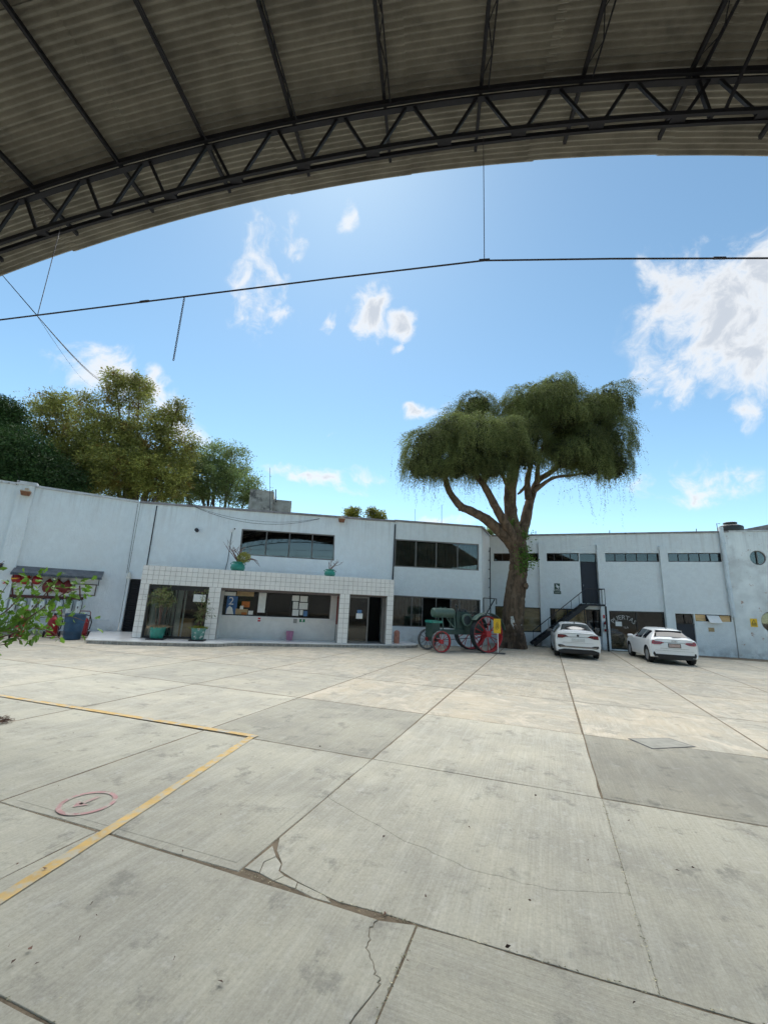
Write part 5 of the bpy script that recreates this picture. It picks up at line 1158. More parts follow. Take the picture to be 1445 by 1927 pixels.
po = thing('number_poster', RF.w(RF.px(436, 1140)[0], 0, 1.2), 'blue poster with a large white figure two in the counter window', 'poster')
a0, a1, z0, z1 = pq(RF, 426, 1122, 446, 1157, -.05); box1(RF, 'sheet', 'poster_blue', po, a0, a1, z0, z1, -.056, -.054); put_text(RF, '2', .48, lerp(a0, a1, .42), lerp(z0, z1, .72), -.05, 'sign_white', po)
poly1(RF, 'figure', 'paper', po, [(a0 + .02, z0 + .01), (a0 + .34, z0 + .01), (a0 + .26, z0 + .3), (a0 + .14, z0 + .38), (a0 + .04, z0 + .26)], -.053, -.0515)
papers = [(550, 1121, 563, 1131), (565, 1122, 579, 1133), (551, 1132.5, 561, 1146), (563, 1134.5, 579, 1147), (550, 1147.5, 562, 1159), (564, 1148, 570, 1158)]
lbs = ['top left', 'top right', 'middle left', 'middle right', 'bottom left', 'bottom middle']
for (u0, v0, u1, v1), lb in zip(papers, lbs): sheet(RF, 'paper_notice', 'paper', u0, v0, u1, v1, -.05, 'white paper notice, %s of the cluster on the counter window' % lb, 'paper', 'paper notices on the counter window', t=.002)
sheet(RF, 'paper_notice', 'paper_blue', 571, 1150, 578, 1160, -.05, 'blue paper notice at the lower right of the notice cluster', 'paper', 'paper notices on the counter window', t=.002)
sk = thing('sticker_sign', RF.w(RF.px(487, 1168)[0], 0, .9), 'small red and white sticker on the tiles under the counter window', 'sign'); a0, a1, z0, z1 = pq(RF, 484.5, 1162, 490.5, 1173.5, 0)
box1(RF, 'plate', 'sign_white', sk, a0, a1, z0, z1, .002, .006); box1(RF, 'band', 'sign_red', sk, a0 + .01, a1 - .01, lerp(z0, z1, .7), z1 - .01, .007, .009); box1(RF, 'band', 'sign_red', sk, a0 + .01, a1 - .01, lerp(z0, z1, .32), lerp(z0, z1, .58), .007, .009)
sheet(RF, 'grey_notice', 'stain', 552, 1163.5, 559, 1173, .002, 'faded grey notice on the tiles left of the green sign', 'notice')
gs = thing('green_sign', RF.w(RF.px(569, 1167)[0], 0, .9), 'small green safety sign on the tiles under the counter', 'sign'); a0, a1, z0, z1 = pq(RF, 563.5, 1164, 574, 1171, 0)
box1(RF, 'plate', 'sign_green', gs, a0, a1, z0, z1, .002, .007); mdl = lerp(a0, a1, .5)
RF.quad(MB(), [(mdl - .045, z0 + .03), (mdl + .045, z0 + .03), (mdl + .02, lerp(z0, z1, .6)), (mdl + .03, z1 - .03), (mdl - .03, z1 - .03), (mdl - .02, lerp(z0, z1, .6))], .008, .01).build('symbol', 'sign_white', gs)
for (o0, o1, m, lab) in ((-1.02, -.72, 'red_board', 'dark red framed board on the recess side wall, the deeper of two'), (-.60, -.40, 'orange_board', 'orange framed board on the recess side wall beside the tiled pillar')):
    t = thing('wall_board', PF.w(p3a, (o0 + o1) / 2, .9), lab, 'board')
    box1(PF, 'panel', m, t, p3a + .02, p3a + .048, .95, 2.12, o0 + .03, o1 - .03)
    for A_ in ((.9, .95, o0, o1), (2.12, 2.17, o0, o1), (.951, 2.119, o0, o0 + .03), (.951, 2.119, o1 - .03, o1)): box1(PF, 'frame', 'red_board', t, p3a + .005, p3a + .049, *A_)
sheet(PF, 'door_notice', 'paper_blue', 672, 1148, 680.5, 1154, -.195, 'blue notice stuck on the glass entrance door', 'notice', t=.002); sheet(PF, 'door_notice', 'paper', 670, 1154.5, 682, 1164.5, -.195, 'white notice stuck on the glass entrance door', 'notice', t=.002)
sheet(PF, 'white_placard', 'paper', 364, 1119, 387, 1133, -.11, 'blank white placard on the right pane of the blinds window', 'sign', t=.006)
cbn = thing('wooden_cabinet', PF.w(PF.px(347, 1190, -.75)[0], -.75, .15), 'yellow wooden cabinet standing behind the glass beside the blinds', 'cabinet'); a0, a1, z0, z1 = pq(PF, 333, 1166, 360, 1197, -.6)
box1(PF, 'body', 'wood_box', cbn, a0, a1, .15, z1, -1.0, -.62); box1(PF, 'top', 'wood_box', cbn, a0 - .03, a1 + .03, z1, z1 + .04, -1.02, -.58)
box1(PF, 'door_panel', 'wood_box', cbn, a0 + .04, a1 - .04, .22, z1 - .05, -.619, -.605); MB().bar(PF.w(a0 + .06, -.598, .26), PF.w(a1 - .06, -.598, z1 - .1), .06, .012, up=PF.n).build('brace', 'wood_box', cbn)
# ---- pots
def branchy(mb, base, n, spread, h, r, seed, lean=(0, 0), zig=.12):
    q = random.Random(seed); tips = []
    for i in range(n):
        a = q.uniform(0, 6.28); e = q.uniform(.25, 1) * spread; d = Vector((math.cos(a) * e + lean[0], math.sin(a) * e * .6 + lean[1], h * q.uniform(.6, 1)))
        P = [base, base + d * .35 + Vector((q.uniform(-zig, zig), 0, .05)) * h, base + d * .7 + Vector((q.uniform(-zig, zig), q.uniform(-zig, zig), 0)) * h, base + d]
        limb(mb, P, [r, r * .7, r * .45, r * .2], 5, 3, .1, seed + i); tips.append((P[2], P[3]))
        for k in range(3):
            s = P[1].lerp(P[3], q.uniform(.1, .8)); mb.tube([s, s + Vector((q.uniform(-.25, .25), q.uniform(-.15, .15), q.uniform(.05, .25))) * h], [r * .4, r * .15], 4)
    return tips
def ledge_pot(u, v, label, k, seed, green):
    a, z = PF.px(u, v, -.4); z = ZT - .03; c = PF.w(a, -.4, z); t = thing('plant_pot', c, label, 'pot', 'pots on the porch roof')
    MB().lathe([(.2 * k, 0), (.27 * k, .06), (.31 * k, .17 * k), (.27 * k, .3 * k), (.21 * k, .36 * k), (.24 * k, .41 * k), (.25 * k, .43 * k), (.21 * k, .43 * k), (.19 * k, .38 * k)], c, 22).build('pot', 'pot_green', t, True)
    for sx in (-1, 1): MB().tube([c + Vector((sx * .27 * k, 0, .3 * k)), c + Vector((sx * .34 * k, 0, .34 * k)), c + Vector((sx * .24 * k, 0, .4 * k))], .018, 6).build('handle', 'pot_green', t, True)
    MB().lathe([(.2 * k, .36 * k), (.18 * k, .39 * k)], c, 14).build('soil', 'soil', t)
    b = MB(); branchy(b, c + Vector((0, 0, .38 * k)), 11 if green else 7, .95 if green else .6, 1.0 if green else .62, .017, seed, (-.15, 0) if green else (.1, 0)); b.build('bare_branches', 'twig', t, True)
    if green:
        r = np.random.default_rng(seed); d = r.normal(size=(900, 3)); d /= np.linalg.norm(d, axis=1, keepdims=True)
        put('green_tuft', leaf_mesh('green_tuft', np.array(c) + np.array([.22, -.02, .62]) + d * np.array([.27, .25, .22]) * r.uniform(.5, 1, (900, 1)), d + r.normal(0, .5, (900, 3)), .075, .5, 'leaf_olive'), t)
        b = MB(); 
        for i in range(5):
            p = c + Vector((.4, -.05, .55)); b.tube([p, p + Vector((.2 + .06 * i, -.05, .06 - .02 * i)), p + Vector((.4 + .05 * i, -.05, -.12 - .05 * i))], [.01, .008, .004], 4)
        b.build('drooping_stems', 'twig', t)
ledge_pot(447, 1071, 'larger glossy green urn with branches and a green tuft, on the porch roof', 1.0, 61, True)
ledge_pot(620.5, 1081, 'smaller glossy green urn with a few bare twigs, on the porch roof', .82, 71, False)
def floor_pot(u, v, label, m, r, h, seed, thin):
    c = G(u, v, .14); t = thing('potted_plant', c, label, 'potted plant', 'pots in front of the blinds window')
    MB().box(c + Vector((0, 0, .025)), (r * 2.2, r * 2.0, .05), math.atan2(PF.e.y, PF.e.x)).build('stand', 'black_metal', t)
    c2 = c + Vector((0, 0, .05))
    MB().lathe([(r * .78, 0), (r * .85, .02), (r, h * .86), (r * 1.08, h * .88), (r * 1.08, h), (r * .95, h), (r * .9, h * .85)], c2, 20).build('pot', m, t, True)
    MB().lathe([(r * .93, h * .84), (r * .5, h * .9)], c2, 14).build('soil', 'soil', t)
    q = random.Random(seed); rr = np.random.default_rng(seed); b = MB(); P, A = [], []
    for i in range(9 if thin else 4):
        base = c2 + Vector((q.uniform(-.1, .1), q.uniform(-.1, .1), h * .85)); top = base + (Vector((q.uniform(-.28, .35), q.uniform(-.2, .2), q.uniform(1.15, 1.5))) if thin else Vector((q.uniform(-.1, .25), q.uniform(-.15, .15), q.uniform(.6, 1.45))))
        mid = base.lerp(top, .5) + Vector((q.uniform(-.06, .06), 0, 0)); limb(b, [base, mid, top], [.014, .011, .006], 5, 4, .1, seed + i)
        for k in range(11 if thin else 9):
            p = base.lerp(top, q.uniform(.72, 1.08) if thin else q.uniform(.45, 1.1)); e = p + Vector((q.uniform(-.38, .38), q.uniform(-.25, .25), q.uniform(-.12, .12))); b.tube([p, e], [.005, .003], 4)
            for j in range(12): P.append(np.array(p.lerp(e, q.uniform(.2, 1.05))) + rr.normal(0, .035, 3)); A.append(rr.normal(0, .6, 3) + np.array([0, 0, -.6]))
    b.build('stems', 'twig', t, True); put('leaves', leaf_mesh('leaves', np.array(P), np.array(A), rr.uniform(.06, .12, len(P)), .28, 'leaf_pot'), t)
    g = rr.normal(0, 1, (260, 3)); put('pot_grass', leaf_mesh('pot_grass', np.array(c2) + np.array([0, 0, h * .88]) + g * np.array([r * .5, r * .5, .015]), g * np.array([.4, .4, 0]) + np.array([0, 0, 1.]), .15, .12, 'leaf_yellow' if not thin else 'pallet_wood'), t)
floor_pot(294, 1203.5, 'green pot with tall thin bamboo like plant before the blinds window', 'pot_green', .28, .42, 81, True)
floor_pot(371, 1206, 'weathered grey green pot with sparse shrub by the tiled pillar', 'pot_dull', .26, .44, 91, False)
a, z = RF.px(545, 1195, .3); c = RF.w(a, .28, .141); pk = thing('waste_bin', c, 'small pink plastic bin against the tiled wall of the porch recess', 'bin')
MB().lathe([(.125, 0), (.13, .01), (.165, .36), (.175, .37), (.172, .38), (.15, .37), (.12, .03)], c, 18).build('bucket', 'pink', pk, True); MB().lathe([(.166, .30), (.172, .31), (.166, .32)], c, 18).build('rim', 'pink', pk, True)
c = G(746, 1210.3, .14); cs_ = thing('ash_canister', c, 'terracotta coloured canister with domed lid beside the porch corner', 'bin')
MB().lathe([(.12, 0), (.13, .02), (.135, .4), (.13, .43)], c, 16).build('body', 'terracotta', cs_, True); MB().lathe([(.145, .43), (.145, .46), (.11, .54), (.05, .57), (.02, .58)], c, 16).build('lid', 'terracotta', cs_, True)

# ---- roof things
rbk = thing('rooftop_block', H(500, 955, 22.6) - Vector((0, 0, .4)), 'weathered concrete block with stair house on the office roof', 'rooftop block')
def rblk(u0, u1, vt, y, dy, nm, tw=0):
    p0, p1 = H(u0, vt, y), H(u1, vt, y); MB().box(((p0.x + p1.x) / 2, y + dy / 2, (p0.z + 5.6) / 2), (p1.x - p0.x, dy, p0.z - 5.6), tw).build(nm, 'concrete_raw', rbk)
rblk(465, 508, 921, 22.4, 2.0, 'tall_block', R_(12)); rblk(509, 543, 940, 22.9, 1.6, 'low_block', R_(12))
for u, v0, v1, y, r, lab in ((508, 880, 962, 22.2, .012, 'tall thin antenna mast beside the rooftop block'), (519, 921, 945, 22.6, .03, 'short dark pipe on the rooftop block'), (781, 958, 990, 23, .010, 'thin antenna rod on the middle bay roof, left one'), (831, 950, 992, 23, .014, 'thin antenna rod on the middle bay roof, right one'), (1008, 999, 1012, 25.2, .02, 'short reinforcing bar on the workshop parapet, beside the weeping tree'), (1147, 998, 1010, 24.5, .02, 'short reinforcing bar on the workshop parapet above the stairs'), (1310, 995, 1007, 24, .02, 'short reinforcing bar on the workshop parapet, left of the water tank')):
    p, q = H(u, v0, y), H(u, v1, y); tag(MB().tube([q, p], r, 6).build('antenna_rod' if v1 - v0 > 30 else 'roof_rod', 'steel_wire'), lab, 'rod', 'rods on the roofs')
tkc = H(1376, 1004, 24.6); tkc.z -= .35; tk = thing('water_tank', tkc, 'black plastic water tank on the workshop roof', 'water tank')
MB().lathe([(.58, 0), (.62, .03), (.62, .3), (.60, .33), (.62, .36), (.62, .72), (.60, .77), (.40, .86), (.32, .90), (.32, .98), (.29, 1.0), (.1, 1.02)], tkc, 26).build('vessel', 'tank_black', tk, True)
MB().lathe([(.35, .95), (.35, 1.0), (.3, 1.03), (.05, 1.05)], tkc, 20).build('lid', 'tank_black', tk, True)
MB().tube([tkc + Vector((-.6, -.1, .2)), tkc + Vector((-.9, -.1, .2)), tkc + Vector((-.9, -.1, .9)), tkc + Vector((-.7, -.1, .9))], .02, 6).build('pipe', 'frame_grey', tk); MB().box(tkc + Vector((0, 0, -.25)), (1.5, 1.5, .5)).build('base', 'concrete_raw', tk)
MB().tube([tkc + Vector((-1.0, -.3, .1)), tkc + Vector((-3.0, -.3, .06)), tkc + Vector((-3.2, -.3, -.15))], .03, 6).build('pipe', 'frame_grey', tk)

# ---- pipe ladder and bracket on the return wall
ld = thing('wall_ladder', W2s.w(2.3, .1, 0), 'dark climbing pipe with short rungs in the corner beside the weeping tree', 'ladder')
al_ = 2.25; MB().tube([W2s.w(al_, .10, .3), W2s.w(al_, .10, 5.4)], .03, 8).build('pipe', 'black_metal', ld)
for i in range(9): z = 1.0 + i * .52; MB().tube([W2s.w(al_ - .42, .10, z), W2s.w(al_, .10, z), W2s.w(al_, .0, z)], .013, 5).build('rung', 'black_metal', ld)
bk = thing('iron_bracket', W2s.w(.4, 0, 1.2), 'black iron wall bracket frame above the tractor wheel', 'bracket')
zb = 2.45
for A_, B_ in (((.35, .03, zb), (.35, .03, .9)), ((.35, .03, zb), (1.4, .55, zb)), ((.38, .03, 1.4), (1.2, .48, zb - .03)), ((1.4, .55, zb), (1.4, .55, zb - .3))): MB().bar(W2s.w(*A_), W2s.w(*B_), .04).build('bar', 'black_metal', bk)

# ---- workshop: stairs, signs, shop window
st = thing('iron_staircase', W3.w(W3.px(1050, 1210)[0], .5, 0), 'black iron staircase with railing climbing to the upper navy door', 'staircase')
o0, o1 = .12, .95; sA, sB = W3.px(1001, 1214, .5)[0], W3.px(1100, 1140, .5)[0]; zA, zB_ = 0.05, 2.42; nst = 13
land0, land1 = sB, W3.px(1133, 1130, .5)[0]
for o_ in (o0, o1): MB().bar(W3.w(sA, o_, zA + .05), W3.w(sB, o_, zB_ - .05), .05, .2).build('stringer', 'black_metal', st)
for i in range(1, nst): t = i / nst; a = lerp(sA, sB, t); z = lerp(zA, zB_, t); W3.box(MB(), a - .13, a + .13, z - .02, z + .02, o0 + .03, o1 - .03).build('tread', 'black_metal', st)
W3.box(MB(), land0, land1, zB_ - .1, zB_, .0, o1).build('landing', 'black_metal', st)
rail = MB(); rail.tube([W3.w(sA - .02, o1, zA + .78), W3.w(sB, o1, zB_ + .82), W3.w(land1, o1, zB_ + .82), W3.w(land1, .05, zB_ + .82)], .022, 7); rail = rail.build('handrail', 'black_metal', st)
for i in range(8): t = i / 7; a = lerp(sA, sB, t); z = lerp(zA, zB_, t); MB().tube([W3.w(a, o1, z + .05), W3.w(a, o1, z + .8)], .012, 5).build('baluster', 'black_metal', st)
for i in range(1, 5): a = lerp(land0, land1, i / 5); MB().tube([W3.w(a, o1, zB_), W3.w(a, o1, zB_ + .82)], .010, 5).build('baluster', 'black_metal', st)
for i in range(3): MB().tube([W3.w(land1, lerp(.1, o1, i / 2), zB_), W3.w(land1, lerp(.1, o1, i / 2), zB_ + .82)], .014, 5).build('baluster', 'black_metal', st)
MB().bar(W3.w(land1, o1, 0), W3.w(land1, o1, zB_ - .1), .07).build('post', 'black_metal', st)
es = thing('evacuation_sign', W3.w(W3.px(1048, 1106)[0], 0, 3.2), 'dark green evacuation sign with white arrow on the workshop wall above the stairs', 'sign'); a0, a1, z0, z1 = pq(W3, 1043, 1098, 1053.5, 1112, .02)
box1(W3, 'plate', 'sign_darkgreen', es, a0, a1, z0, z1, .005, .02); w_, h_ = a1 - a0, z1 - z0
for pp in ([(.25, .85), (.45, .85), (.75, .6), (.9, .62), (.88, .45), (.6, .48), (.45, .6)], [(.2, .62), (.3, .66), (.8, .36), (.78, .28), (.7, .28)]): W3.quad(MB(), [(a0 + x * w_, z0 + y * h_) for x, y in pp], .021, .025).build('symbol', 'sign_white', es)
box1(W3, 'symbol', 'stain', es, a0 + .03, a1 - .03, z0 + .03, z0 + .1, .021, .023); b0_, b1_, y0, y1 = pq(W3, 1042, 1112.4, 1055.5, 1118, .02); box1(W3, 'lower_plate', 'sign_darkgreen', es, b0_, b1_, y0, y1, .005, .02); box1(W3, 'symbol', 'stain', es, b0_ + .06, b1_ - .04, lerp(y0, y1, .4), lerp(y0, y1, .65), .021, .023)
fe = thing('fire_extinguisher', W3.w(W3.px(1141, 1190)[0], .26, .9), 'red and white fire extinguisher hung on the pilaster left of the shopfront', 'fire extinguisher'); a, z = W3.px(1141, 1189, .26); c = W3.w(a, .27, z)
MB().lathe([(.07, 0), (.1, .01), (.1, .14)], c, 14).build('base', 'red_paint', fe, True); MB().lathe([(.101, .14), (.101, .38)], c, 14).build('label_band', 'ext_white', fe, True); MB().lathe([(.1, .38), (.09, .47), (.04, .53), (.03, .57)], c, 14).build('shoulder', 'red_paint', fe, True)
MB().bar(c + Vector((0, .02, .58)), c + Vector((.02, -.1, .62)), .03).build('lever', 'red_paint', fe); MB().tube([c + Vector((.02, -.02, .56)), c + Vector((-.12, -.02, .5)), c + Vector((-.13, -.02, .25))], .012, 6).build('hose', 'rubber', fe)
fs = thing('fire_sign', W3.w(W3.px(1138, 1160)[0], .15, 1.8), 'small red and white fire sign on the pilaster above the red extinguisher', 'sign'); a0, a1, z0, z1 = pq(W3, 1134.5, 1157, 1142, 1164, .145)
box1(W3, 'plate', 'sign_white', fs, a0, a1, z0, z1, .143, .15); box1(W3, 'symbol', 'sign_red', fs, a0, lerp(a0, a1, .45), z0, z1 - .02, .151, .154); box1(W3, 'symbol', 'sign_red', fs, lerp(a0, a1, .55), a1, lerp(z0, z1, .5), z1 - .01, .151, .154); box1(W3, 'symbol', 'sign_red', fs, lerp(a0, a1, .6), a1, z0 + .01, lerp(z0, z1, .38), .151, .154)
lt = thing('shop_lettering', W3.w(W3.px(1173, 1168)[0], 0, 1.6), 'pale arched PUERTAS lettering painted on the dark shopfront glass', 'lettering')
a, z = W3.px(1173, 1162.5, -.07); put_text(W3, 'PUERTAS', .34, a, z, -.07, 'letter_pale', lt, bend=.75)
a, z = W3.px(1178, 1181, -.07); put_text(W3, 'LLA', .16, a, z, -.07, 'letter_pale', lt)
sheet(W3, 'paper_notice', 'paper', 1158, 1170, 1170, 1178.5, -.066, 'white paper notice on the shopfront glass under the lettering', 'paper', t=.003)
def pallet(a, z, o, w):
    mbp = []
    for i in range(5): W3.box(MB(), a, a + w, z + .115, z + .135, o - .15 - i * .19, o - .02 - i * .19).build('top_board', 'pallet_wood', PT)
    for i in range(3): W3.box(MB(), a + i * (w - .09) / 2, a + i * (w - .09) / 2 + .09, z + .02, z + .114, o - .9, o - .02).build('block', 'pallet_wood', PT)
    W3.box(MB(), a, a + w, z, z + .019, o - .12, o - .02).build('bottom_board', 'pallet_wood', PT)
for (u0, u1, col_) in ((1151, 1164, 'left'), (1166, 1187, 'right')):
    a0, a1 = W3.px(u0, 1205, -.3)[0], W3.px(u1, 1205, -.3)[0]
    for k in range(5):
        nmx = ['lowest', 'second', 'third', 'fourth', 'topmost'][k]; PT = thing('pallet', W3.w((a0 + a1) / 2, -.6, .04 + k * .165), '%s wooden pallet of the %s stack behind the shopfront glass' % (nmx, col_), 'pallet', 'stacked pallets in the shop window'); pallet(a0 + rnd.uniform(-.03, .03), .04 + k * .17, -.25 + rnd.uniform(-.05, .04), a1 - a0)
ws = thing('warning_sign', W3.w(W3.px(1418, 1172)[0], .05, 1.3), 'yellow warning sign with black triangle on the peeling wall', 'sign'); a0, a1, z0, z1 = pq(W3, 1412, 1164.5, 1425, 1180, .06)
box1(W3, 'plate', 'sign_yellow', ws, a0, a1, z0, z1, .055, .063); w_, h_ = a1 - a0, z1 - z0
for tri_, m, o_ in (([(.12, .35), (.88, .35), (.5, .92)], 'sign_black', .064), ([(.24, .42), (.76, .42), (.5, .8)], 'sign_yellow', .066), ([(.46, .46), (.56, .46), (.5, .7)], 'sign_black', .068)): W3.quad(MB(), [(a0 + x * w_, z0 + y * h_) for x, y in tri_], o_, o_ + .002).build('symbol', m, ws)
box1(W3, 'symbol', 'sign_black', ws, a0 + .05, a1 - .05, z0 + .08, z0 + .12, .064, .066)
sheet(W3, 'yellow_note', 'cardboard', 1333, 1181.5, 1344, 1189, .003, 'faded yellowish note on the wall under the tilted window', 'note')

# ---- the antique tractor
RA, FA = Vector((4.60, 19.78, 0)), Vector((2.45, 18.87, 0)); fw_ = (FA - RA).normalized(); lf_ = Vector((-fw_.y, fw_.x, 0))
TM = Matrix(((fw_.x, lf_.x, 0, RA.x), (fw_.y, lf_.y, 0, RA.y), (0, 0, 1, 0), (0, 0, 0, 1))); WB = (FA - RA).length
tr = thing('tractor', RA, 'antique green tractor with red spoked steel wheels in front of the office', 'tractor')
def tp(mb, name, m, smooth=False, par=None): o = mb.build(name, m, None, smooth); o.matrix_world = TM; adopt(o, par or tr); return o
RX90 = Matrix.Rotation(R_(90), 4, 'X')
def spoked(x, y, r, w, nsp, hubr, m_rim, m_in, name, sp_r, lug=False):
    c = Vector((x, y, r)); t_ = .02 if r < .6 else .025
    o = tp(MB().lathe([(r - t_, -w / 2), (r, -w / 2), (r, w / 2), (r - t_, w / 2), (r - t_, -w / 2)], c, 40, RX90), name, m_rim, True)
    tp(MB().lathe([(r - t_ - .035, -w * .42), (r - t_ - .002, -w * .47), (r - t_ - .002, w * .47), (r - t_ - .035, w * .42), (r - t_ - .035, -w * .42)], c, 40, RX90), 'rim', m_in, True, o)
    tp(MB().lathe([(hubr * .5, -w * .55), (hubr, -w * .5), (hubr, w * .5), (hubr * .5, w * .6), (hubr * .3, w * .75)], c, 18, RX90), 'hub', 'wheel_red', True, o)
    for i in range(nsp):
        a = 2 * math.pi * i / nsp; s = w * (.38 if i % 2 else -.38); tp(MB().tube([c + Vector((hubr * .9 * math.cos(a), -s * .9, hubr * .9 * math.sin(a))), c + Vector(((r - t_ - .01) * math.cos(a), -s * .55, (r - t_ - .01) * math.sin(a)))], sp_r, 6), 'spoke', m_in, True, o)
    if lug:
        lb = MB()
        for i in range(24):
            a = 2 * math.pi * i / 24; lb.box(c + Vector(((r + .012) * math.cos(a), 0, (r + .012) * math.sin(a))), (.02, w * .9, .02))
        tp(lb, 'lugs', m_rim, False, o)['kind'] = 'stuff'
    return o
spoked(0, .62, .80, .30, 16, .13, 'tractor_dark', 'wheel_red', 'rear_wheel', .017, True); spoked(0, -.66, .80, .30, 16, .13, 'tractor_dark', 'wheel_red', 'rear_wheel', .017, True)
spoked(WB, .60, .45, .13, 12, .09, 'wheel_steel', 'wheel_red', 'front_wheel', .010); spoked(WB, -.60, .45, .13, 12, .09, 'wheel_steel', 'wheel_steel', 'front_wheel', .010)
tp(MB().tube([(0, -.7, .8), (0, .7, .8)], .06, 10), 'rear_axle', 'tractor_dark', True); tp(MB().tube([(WB, -.66, .45), (WB, .66, .45)], .035, 8).box((WB, 0, .5), (.12, .9, .08)), 'front_axle', 'tractor_dark')
ch_ = MB()
for y in (-.27, .27): ch_.box((1.3, y, .83), (2.55, .07, .2))
ch_.box((2.5, 0, .83), (.1, .6, .2)).box((1.2, 0, .76), (2.3, .5, .04)); tp(ch_, 'frame', 'tractor_green')
tp(MB().box((2.42, 0, .88), (.36, .62, .62)).box((2.42, 0, .53), (.2, .3, .22)), 'front_box', 'tractor_green'); tp(MB().box((2.38, 0, 1.24), (.5, .66, .1)), 'front_lid', 'pot_green')
tp(MB().box((2.3, 0, .945), (.4, .5, .02)).box((1.65, 0, .95), (.8, .34, .03)), 'white_deck', 'ext_white')
RY90 = Matrix.Rotation(R_(90), 4, 'Y')
tp(MB().lathe([(.06, -.56), (.16, -.55), (.205, -.5), (.21, -.46), (.21, .46), (.205, .5), (.16, .55), (.06, .56)], (1.9, 0, 1.63), 28, RY90), 'fuel_tank', 'tractor_light', True)
tp(MB().lathe([(.03, 0), (.04, .02), (.03, .06)], (2.05, 0, 1.83), 10).lathe([(.03, 0), (.04, .02), (.03, .06)], (1.8, 0, 1.83), 10), 'filler_cap', 'tractor_light', True)
for x in (2.02, 1.4):
    for y in (-.2, .2): tp(MB().bar((x, y * 1.1, .93), (x + .02, y * .8, 1.5), .04), 'tank_leg', 'tractor_light')
tp(MB().bar((1.72, .2, 1.28), (1.42, .24, .98), .035).bar((1.72, .2, 1.28), (1.78, .1, 1.45), .035), 'brace', 'tractor_light')
eng = MB(); eng.box((1.12, 0, 1.28), (.44, .46, .7)).box((.98, 0, 1.58), (.7, .34, .26)).box((1.25, 0, 1.68), (.2, .26, .12)).box((.85, .0, 1.72), (.3, .2, .06))
eng = tp(eng, 'engine_block', 'tractor_green')
for i in range(4): tp(MB().lathe([(.05, 0), (.05, .1), (.03, .13)], (1.22 - i * .15, .1, 1.70), 10), 'cylinder_head', 'tractor_dark', True, eng)
tp(MB().tube([(1.3, .12, 1.55), (1.34, .2, 1.72), (1.34, .2, 1.96)], .03, 8).lathe([(.05, 0), (.06, .03), (.03, .06)], (1.34, .2, 1.95), 8), 'exhaust', 'tractor_dark', True, eng)
tp(MB().tube([(1.1, .25, 1.5), (.9, .3, 1.62), (.6, .28, 1.6)], .025, 8), 'pipe', 'tractor_light', True, eng)
fly = tp(MB().lathe([(.20, -.05), (.26, -.05), (.27, 0), (.26, .05), (.20, .05), (.20, -.05)], (.86, .33, 1.36), 28, RX90), 'flywheel', 'tractor_light', True)
tp(MB().lathe([(.2, -.02), (.04, -.025), (.04, .05), (.02, .06)], (.86, .33, 1.36), 24, RX90), 'web', 'tractor_dark', True, fly)
tp(MB().box((.62, 0, 1.0), (.74, .6, .54)).box((.60, .06, 1.3), (.5, .5, .12)).box((.1, 0, 1.0), (.4, .5, .4)), 'gearbox', 'tractor_green')
tp(MB().box((.45, 0, 1.54), (.75, .44, .05)).box((.15, 0, 1.35), (.1, .4, .4)), 'deck', 'tractor_green')
pu = tp(MB().lathe([(.1, -.09), (.2, -.09), (.21, -.05), (.21, .05), (.2, .09), (.17, .09), (.16, .05), (.05, .04)], (.36, .42, 1.2), 24, RX90), 'belt_pulley', 'tractor_dark', True)
for i in range(5): a = i * 1.2566; tp(MB().tube([(.36 + .03 * math.cos(a), .50, 1.2 + .03 * math.sin(a)), (.36 + .16 * math.cos(a), .49, 1.2 + .16 * math.sin(a))], .018, 6), 'spoke', 'tractor_light', True, pu)
for y, nm in ((.62, 'near'), (-.66, 'far')):
    V = []; na_ = 16
    for i in range(na_ + 1):
        a = lerp(R_(-8), R_(150), i / na_) if False else lerp(R_(40), R_(168), i / na_); r = .90; V += [(-r * math.cos(a), y - .19, .80 + r * math.sin(a)), (-r * math.cos(a), y + .19, .80 + r * math.sin(a)), (-(r + .02) * math.cos(a), y + .19, .80 + (r + .02) * math.sin(a)), (-(r + .02) * math.cos(a), y - .19, .80 + (r + .02) * math.sin(a))]
    Fs = [(4 * i + k, 4 * i + (k + 1) % 4, 4 * i + 4 + (k + 1) % 4, 4 * i + 4 + k) for i in range(na_) for k in range(4)] + [(0, 1, 2, 3), (4 * na_, 4 * na_ + 3, 4 * na_ + 2, 4 * na_ + 1)]
    # mirror: fender reaches forward over the wheel
    V = [(-v[0], v[1], v[2]) for v in V]
    fd = tp(MB().add(V, Fs), 'fender', 'tractor_light' if y > 0 else 'tractor_green', True)
tp(MB().tube([(.5, .1, 1.55), (.2, .1, 1.85)], .018, 6), 'steering_column', 'tractor_dark', True); tp(MB().tube([(.18 + .17 * math.cos(a) * .5, .1 + .17 * math.sin(a), 1.86 + .17 * math.cos(a) * .8) for a in [i * 6.283 / 20 for i in range(20)]], .012, 6, closed=True), 'steering_wheel', 'tractor_dark', True)
tp(MB().box((-.35, 0, 1.2), (.4, .42, .06)).bar((-.2, 0, .9), (-.35, 0, 1.18), .06), 'seat', 'tractor_dark'); tp(MB().tube([(.2, .35, .62), (1.0, .42, .58), (2.2, .45, .5)], .015, 6), 'steering_rod', 'tractor_dark', True)
